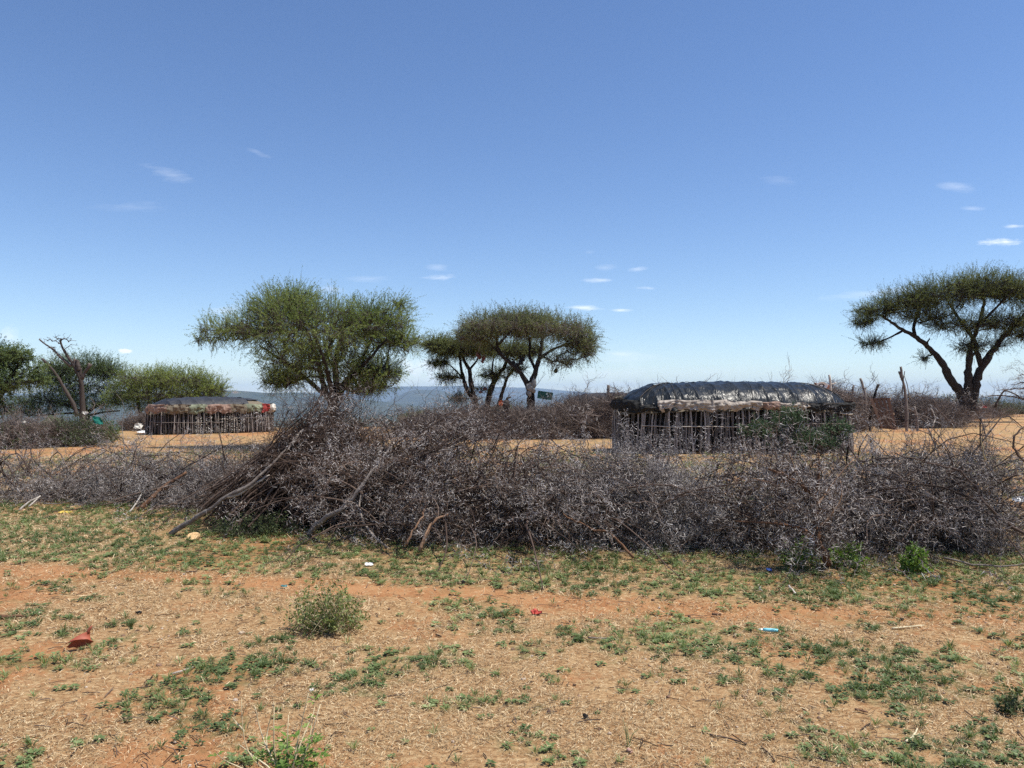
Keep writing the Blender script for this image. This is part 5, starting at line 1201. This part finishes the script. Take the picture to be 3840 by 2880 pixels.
for a, b, r, m, lab in SK:
    p0, p1 = G(*a), G(*b); q = Geo(); mid = (p0+p1)/2+R.normal(0, .08, 3)*np.linalg.norm(p1-p0)*np.array([1, 1, 0]); pl = np.array([p0, mid, p1])+[0, 0, r+.004]
    limb(q, pl, r, r*.7, k=8, sides=7, wob=r*.12); q.build('ground_stick', MT[m], props=dict(label=lab, cat='stick', group='loose sticks on the ground'), origin=p0)
# crate on the brush wall
def crate():
    c = P(2044, 1483, 34.4); root = empty('green_crate', c-[0, 0, .2], 'green plastic crate resting tilted on brush beside the acacia trunk', 'crate')
    gm = plain('green_crate_plastic', (.012, .085, .055), .4); wm = plain('crate_label', (.6, .65, .6), .5)
    a = -.14; X = np.array([math.cos(a), 0, math.sin(a)]); Z = np.array([-math.sin(a), 0, math.cos(a)]); Y = np.array([0, 1, 0])
    def box(g, x0, x1, y0, y1, z0, z1, mi=0):
        V = np.array([c+X*x+Y*y+Z*z for x in (x0, x1) for y in (y0, y1) for z in (z0, z1)])
        g.add(V, [[0, 1, 3, 2], [4, 6, 7, 5], [0, 4, 5, 1], [2, 3, 7, 6], [0, 2, 6, 4], [1, 5, 7, 3]], .5, mi, False)
    g = Geo(); W_, H_, D_ = .33, .17, .22
    for y0 in (-D_, D_-.02):
        for z0, z1 in ((-H_, -H_+.07), (-.06, -.01), (.04, .08), (H_-.04, H_)): box(g, -W_, W_, y0, y0+.02, z0, z1)
        for x0 in np.linspace(-W_, W_-.03, 6): box(g, x0, x0+.03, y0-.003, y0+.023, -H_-.002, H_+.002)
    for x0 in (-W_-.002, W_-.018): box(g, x0, x0+.02, -D_+.024, D_-.024, -H_, H_)
    box(g, -W_+.004, W_-.004, -D_+.012, -D_+.018, -H_+.004, H_-.03); box(g, -W_+.004, W_-.004, D_-.018, D_-.012, -H_+.004, H_-.03)
    g.build('shell', gm, root)
    g = Geo(); box(g, -W_+.03, W_-.03, -D_+.03, D_-.03, -H_, -H_+.02); g.build('floor_panel', gm, root)
    g = Geo(); box(g, .02, .10, -D_-.014, -D_-.006, .05, .10); g.build('label_plate', wm, root)
    g = Geo(); box(g, .10, .14, -D_-.014, -D_-.006, -.06, .02); g.build('label_plate', wm, root)
crate()
# things tied in the acacia
def lump(name, label, cat, mat, c, rx, ry, rz, seed, group=None, neck=True):
    V, Fa = blob(1, seed, 3, .22); V = V*np.array([rx, ry, rz])
    g = Geo(); g.add(V+c, Fa, .5)
    if neck: tubes(g, np.array([c+[0, 0, rz*.8], c+[0, 0, rz*1.3], c+[.01, 0, rz*1.9]]), np.array([rx*.35, rx*.2, rx*.1]), 6)
    return g.build(name, mat, props=dict(label=label, cat=cat, group=group), origin=c)
gr = plain('grey_sacking', (.28, .26, .23), .9, 9, .4, .5); rd = plain('red_brown_gourd', (.13, .04, .03), .7); bk = plain('dark_hide', (.035, .028, .025), .8)
for i, (px, py, rx, rz, mm, lab) in enumerate([(2001, 1437, .12, .16, gr, 'topmost grey sack tied to the acacia trunk'), (1987, 1455, .14, .14, gr, 'grey sack hanging left of the topmost one on the trunk'), (1986, 1476, .10, .13, gr, 'lowest pale grey sack on the acacia trunk'), (2000, 1462, .12, .12, gr, 'middle grey sack against the acacia trunk')]):
    lump('hanging_sack', lab, 'sack', mm, P(px, py, 35.65), rx, .09, rz, 80+i, 'sacks tied to the acacia trunk')
for i, (px, py, rx, rz, mm, lab) in enumerate([(1800, 1338, .10, .12, rd, 'biggest red-brown gourd hanging in the small flat-topped acacia'), (1813, 1345, .10, .11, rd, 'red-brown gourd right of the biggest one'), (1809, 1357, .08, .09, rd, 'lowest gourd of the red-brown bunch'), (1790, 1330, .08, .10, rd, 'uppermost gourd of the red-brown bunch'),
    (1953, 1357, .13, .15, bk, 'large dark bag hanging under the crown of the flat-topped acacia'), (1939, 1367, .10, .11, bk, 'dark bag left of the large one'), (1962, 1346, .09, .10, bk, 'dark bag touching the upper right of the large one'), (1925, 1358, .10, .10, bk, 'dark bag on the left limb of the flat-topped acacia'), (2086, 1389, .08, .12, bk, 'single dark bag hanging at the right of the crown'),
    (1817, 1457, .09, .07, rd, 'red-brown bag low between the stems'), (1802, 1470, .07, .06, rd, 'small red-brown bag lower left between the stems')]):
    lump('hanging_gourd', lab, 'gourd', mm, P(px, py, 36.4), rx, rx, rz, 100+i, 'gourds and bags hanging in the acacias')
def jug():
    c = P(1899, 1517, 29.4); root = empty('black_can', c, 'dark can with a spout standing on brush beside the orange plastic', 'can')
    g = Geo(); V, Fa = blob(1, 5, 3, .12); g.add(V*[.15, .13, .22]+c, Fa, .5); g.build('body', bk, root)
    g = Geo(); tubes(g, np.array([c+[.02, 0, .15], c+[.04, 0, .25], c+[.09, 0, .27], c+[.19, 0, .29]]), np.array([.08, .05, .035, .025]), 8, cap=True); g.build('spout', bk, root)
jug()
def basin():
    c = P(3083, 1446, 29.5); root = empty('enamel_basin', c, 'white basin with a dark ring standing on edge behind the hut roof', 'basin')
    wm = plain('white_enamel', (.75, .74, .72), .4); br = plain('rusty_brown', (.16, .06, .035), .8)
    a = np.linspace(0, 2*PI, 28, endpoint=False); prof = [(.19, 0), (.17, .01), (.12, .05), (.105, .05)]
    def ring(r, dpt): return c+np.stack([np.cos(a)*r*1.15, np.full(28, dpt), np.sin(a)*r*.75], -1)
    g = Geo(); V = np.concatenate([ring(r, q) for r, q in prof]+[ring(.19, .02)]); i = np.arange(28); j = (i+1) % 28
    Q = np.concatenate([np.stack([k*28+i, k*28+j, (k+1)*28+j, (k+1)*28+i], -1) for k in range(3)]+[np.stack([i, i+112, j+112, j], -1)]); g.add(V, Q, .5); g.build('rim', wm, root)
    g = Geo(); V = np.concatenate([ring(.105, .052), ring(.05, .06)]); g.add(V, np.stack([i, j, j+28, i+28], -1), .5); g.build('dark_ring', plain('blue_black_enamel', (.03, .04, .07), .3), root)
    g = Geo(); V = np.concatenate([ring(.05, .062), ring(.001, .063)]); g.add(V, np.stack([i, j, j+28, i+28], -1), .5); g.build('centre', wm, root)
    g = Geo(); V, Fa = blob(1, 8, 3, .2); g.add(V*[.19, .08, .15]+c+[.13, .12, -.06], Fa); g.build('brown_lining', br, root)
    g = Geo(); tubes(g, np.array([c+[-.17, .05, -.08], c+[-.22, .05, .06], c+[-.28, .05, .10]]), np.array([.05, .045, .03]), 8, cap=True); tubes(g, np.array([c+[-.21, .05, .0], c+[-.17, .05, .09]]), np.array([.04, .03]), 8, cap=True); g.build('handle', br, root)
basin()

# ---------------------------------------------------------------- air, sky, sun, camera
def haze():
    import bmesh
    me = bpy.data.meshes.new('haze'); bm = bmesh.new(); bmesh.ops.create_cube(bm, size=1); bm.to_mesh(me); bm.free()
    o = bpy.data.objects.new('haze', me); C.objects.link(o); zb, zt = -125., 330.
    o.scale = (42000, 42000, zt-zb); o.location = (0, 0, (zt+zb)/2); tag(o, kind='stuff', label='thin pale blue air over the whole valley', cat='haze')
    m, nt = new_mat('thin_haze'); v = N(nt, 'ShaderNodeVolumePrincipled'); v.inputs['Color'].default_value = (.54, .72, 1, 1); v.inputs['Density'].default_value = 6e-5
    v.inputs['Anisotropy'].default_value = .0
    q = N(nt, 'ShaderNodeOutputMaterial'); nt.links.new(v.outputs[0], q.inputs['Volume']); me.materials.append(m)
haze()
SUN_EL, SUN_AZ = math.radians(66), math.radians(97)      # azimuth measured from straight ahead towards the right
sun = bpy.data.lights.new('sun', 'SUN'); sun.energy = 5.0; sun.angle = math.radians(.53); sun.color = (1, .95, .86)
so = bpy.data.objects.new('sun', sun); C.objects.link(so)
sd = Vector((math.sin(SUN_AZ)*math.cos(SUN_EL), math.cos(SUN_AZ)*math.cos(SUN_EL), math.sin(SUN_EL)))
so.rotation_euler = sd.to_track_quat('Z', 'Y').to_euler(); so.location = (30, 20, 60)
def world():
    w = bpy.data.worlds.new('World'); bpy.context.scene.world = w; w.use_nodes = True; nt = w.node_tree; nt.nodes.clear()
    sk = N(nt, 'ShaderNodeTexSky', sky_type='NISHITA', sun_disc=False, sun_elevation=SUN_EL, sun_rotation=SUN_AZ, altitude=1300, air_density=1.0, dust_density=.15, ozone_density=2.2)
    hs = N(nt, 'ShaderNodeHueSaturation'); hs.inputs['Saturation'].default_value = 1.12; hs.inputs['Hue'].default_value = .506; nt.links.new(sk.outputs[0], hs.inputs['Color'])
    tc = N(nt, 'ShaderNodeTexCoord').outputs['Generated']; sp = N(nt, 'ShaderNodeSeparateXYZ'); nt.links.new(tc, sp.inputs[0])
    yy = math_(nt, 'MAXIMUM', sp.outputs[1], .05); u = math_(nt, 'DIVIDE', sp.outputs[0], yy); v = math_(nt, 'DIVIDE', sp.outputs[2], yy)
    cb = N(nt, 'ShaderNodeCombineXYZ'); nt.links.new(u, cb.inputs[0]); nt.links.new(v, cb.inputs[1])
    st = noise(nt, cb.outputs[0], 26, 6, .65, (.35, 2.2, 1)); fine = noise(nt, cb.outputs[0], 60, 5, .7, (.4, 1.6, 1)); puff = noise(nt, cb.outputs[0], 34, 5, .6)
    def cloud(px, py, rx, ry, s, rot=0, soft=1., nz=None, c=.42):
        mp = N(nt, 'ShaderNodeMapping', vector_type='TEXTURE'); mp.inputs['Location'].default_value = ((px-CX)/F, (HY-py)/F, 0); mp.inputs['Rotation'].default_value = (0, 0, math.radians(rot)); mp.inputs['Scale'].default_value = (rx/F, ry/F, 1)
        nt.links.new(cb.outputs[0], mp.inputs[0]); ln = N(nt, 'ShaderNodeVectorMath', operation='LENGTH'); nt.links.new(mp.outputs[0], ln.inputs[0])
        f = math_(nt, 'SUBTRACT', 1.0, ln.outputs['Value'], clamp=True)
        f = math_(nt, 'ADD', f, math_(nt, 'MULTIPLY', math_(nt, 'SUBTRACT', nz, .5), 2.4))
        f = math_(nt, 'MULTIPLY', math_(nt, 'SUBTRACT', f, c-.12), .8/soft, clamp=True)
        e = math_(nt, 'MULTIPLY', math_(nt, 'SUBTRACT', 1.25, ln.outputs['Value'], clamp=True), 2.5, clamp=True)
        return math_(nt, 'MULTIPLY', math_(nt, 'MULTIPLY', f, e), s)
    L = [(650, 655, 190, 38, .30, -10, .8, st), (470, 770, 230, 40, .16, -3, .9, st), (960, 567, 70, 18, .2, -18, .8, st), (850, 1160, 130, 32, .30, 10, .8, st), (1230, 1080, 90, 38, .26, -5, .8, st), (1390, 1045, 120, 22, .2, 2, .8, st),
         (1640, 1042, 110, 16, .5, 3, .7, fine), (1640, 1000, 60, 20, .2, 3, .7, st), (2200, 1155, 110, 17, .6, 0, .6, fine), (2330, 1163, 50, 9, .55, 0, .6, fine), (2260, 1050, 100, 11, .45, 0, .7, fine), (2390, 1008, 50, 15, .4, 5, .7, fine), (2270, 1003, 70, 20, .2, 5, .8, st), (2430, 1080, 60, 10, .35, 0, .7, fine), (2210, 945, 40, 14, .15, 0, .8, st),
         (3600, 695, 110, 32, .3, -6, .8, st), (2930, 675, 120, 26, .12, -5, .9, st), (3780, 906, 120, 24, .75, 4, .6, fine), (3810, 846, 70, 12, .45, 0, .7, fine), (3650, 780, 60, 12, .2, 0, .7, st), (3330, 1095, 320, 30, .28, 6, .9, st), (2330, 1325, 90, 14, .28, 0, .8, st), (470, 1318, 42, 15, 1.1, 3, .25, fine),
         (1590, 1370, 130, 55, .85, 0, .5, puff), (1500, 1420, 260, 40, .30, 0, .9, puff), (1650, 1430, 120, 30, .4, 0, .8, puff), (2290, 1400, 260, 40, .38, 5, .9, puff), (2360, 1345, 200, 26, .25, 0, .9, st), (2700, 1390, 500, 40, .15, 0, 1., st), (40, 1260, 60, 50, .5, 0, .8, puff), (2280, 1440, 160, 22, .35, 0, .8, puff)]
    tot = None
    for a in L:
        c = cloud(*a); tot = c if tot is None else math_(nt, 'ADD', tot, c)
    tot = math_(nt, 'MINIMUM', tot, .9); tot = math_(nt, 'MULTIPLY', tot, math_(nt, 'GREATER_THAN', sp.outputs[1], .05))
    mx = mix(nt, tot, hs.outputs[0], (8.2, 8.5, 9.0)); bg = N(nt, 'ShaderNodeBackground'); nt.links.new(mx, bg.inputs[0]); bg.inputs[1].default_value = .12
    o = N(nt, 'ShaderNodeOutputWorld'); nt.links.new(bg.outputs[0], o.inputs[0])
world()
cam = bpy.data.cameras.new('camera'); co = bpy.data.objects.new('camera', cam); C.objects.link(co)
cam.sensor_width = 36; cam.sensor_fit = 'HORIZONTAL'; cam.lens = 36*F/3840; cam.clip_end = 60000; cam.clip_start = .05
co.location = (0, 0, EYE); co.rotation_euler = (PI/2+PITCH, 0, 0)
sc = bpy.context.scene; sc.camera = co
sc.view_settings.view_transform = 'Standard'; sc.view_settings.look = 'None'; sc.view_settings.exposure = .38; sc.view_settings.gamma = 1
sc.cycles.use_denoising = False; sc.cycles.max_bounces = 5; sc.cycles.diffuse_bounces = 3; sc.cycles.glossy_bounces = 2; sc.cycles.transmission_bounces = 3; sc.cycles.volume_bounces = 1; sc.cycles.caustics_reflective = False; sc.cycles.caustics_refractive = False
print('polys', sum(len(o.data.polygons) for o in bpy.data.objects if o.type == 'MESH'))
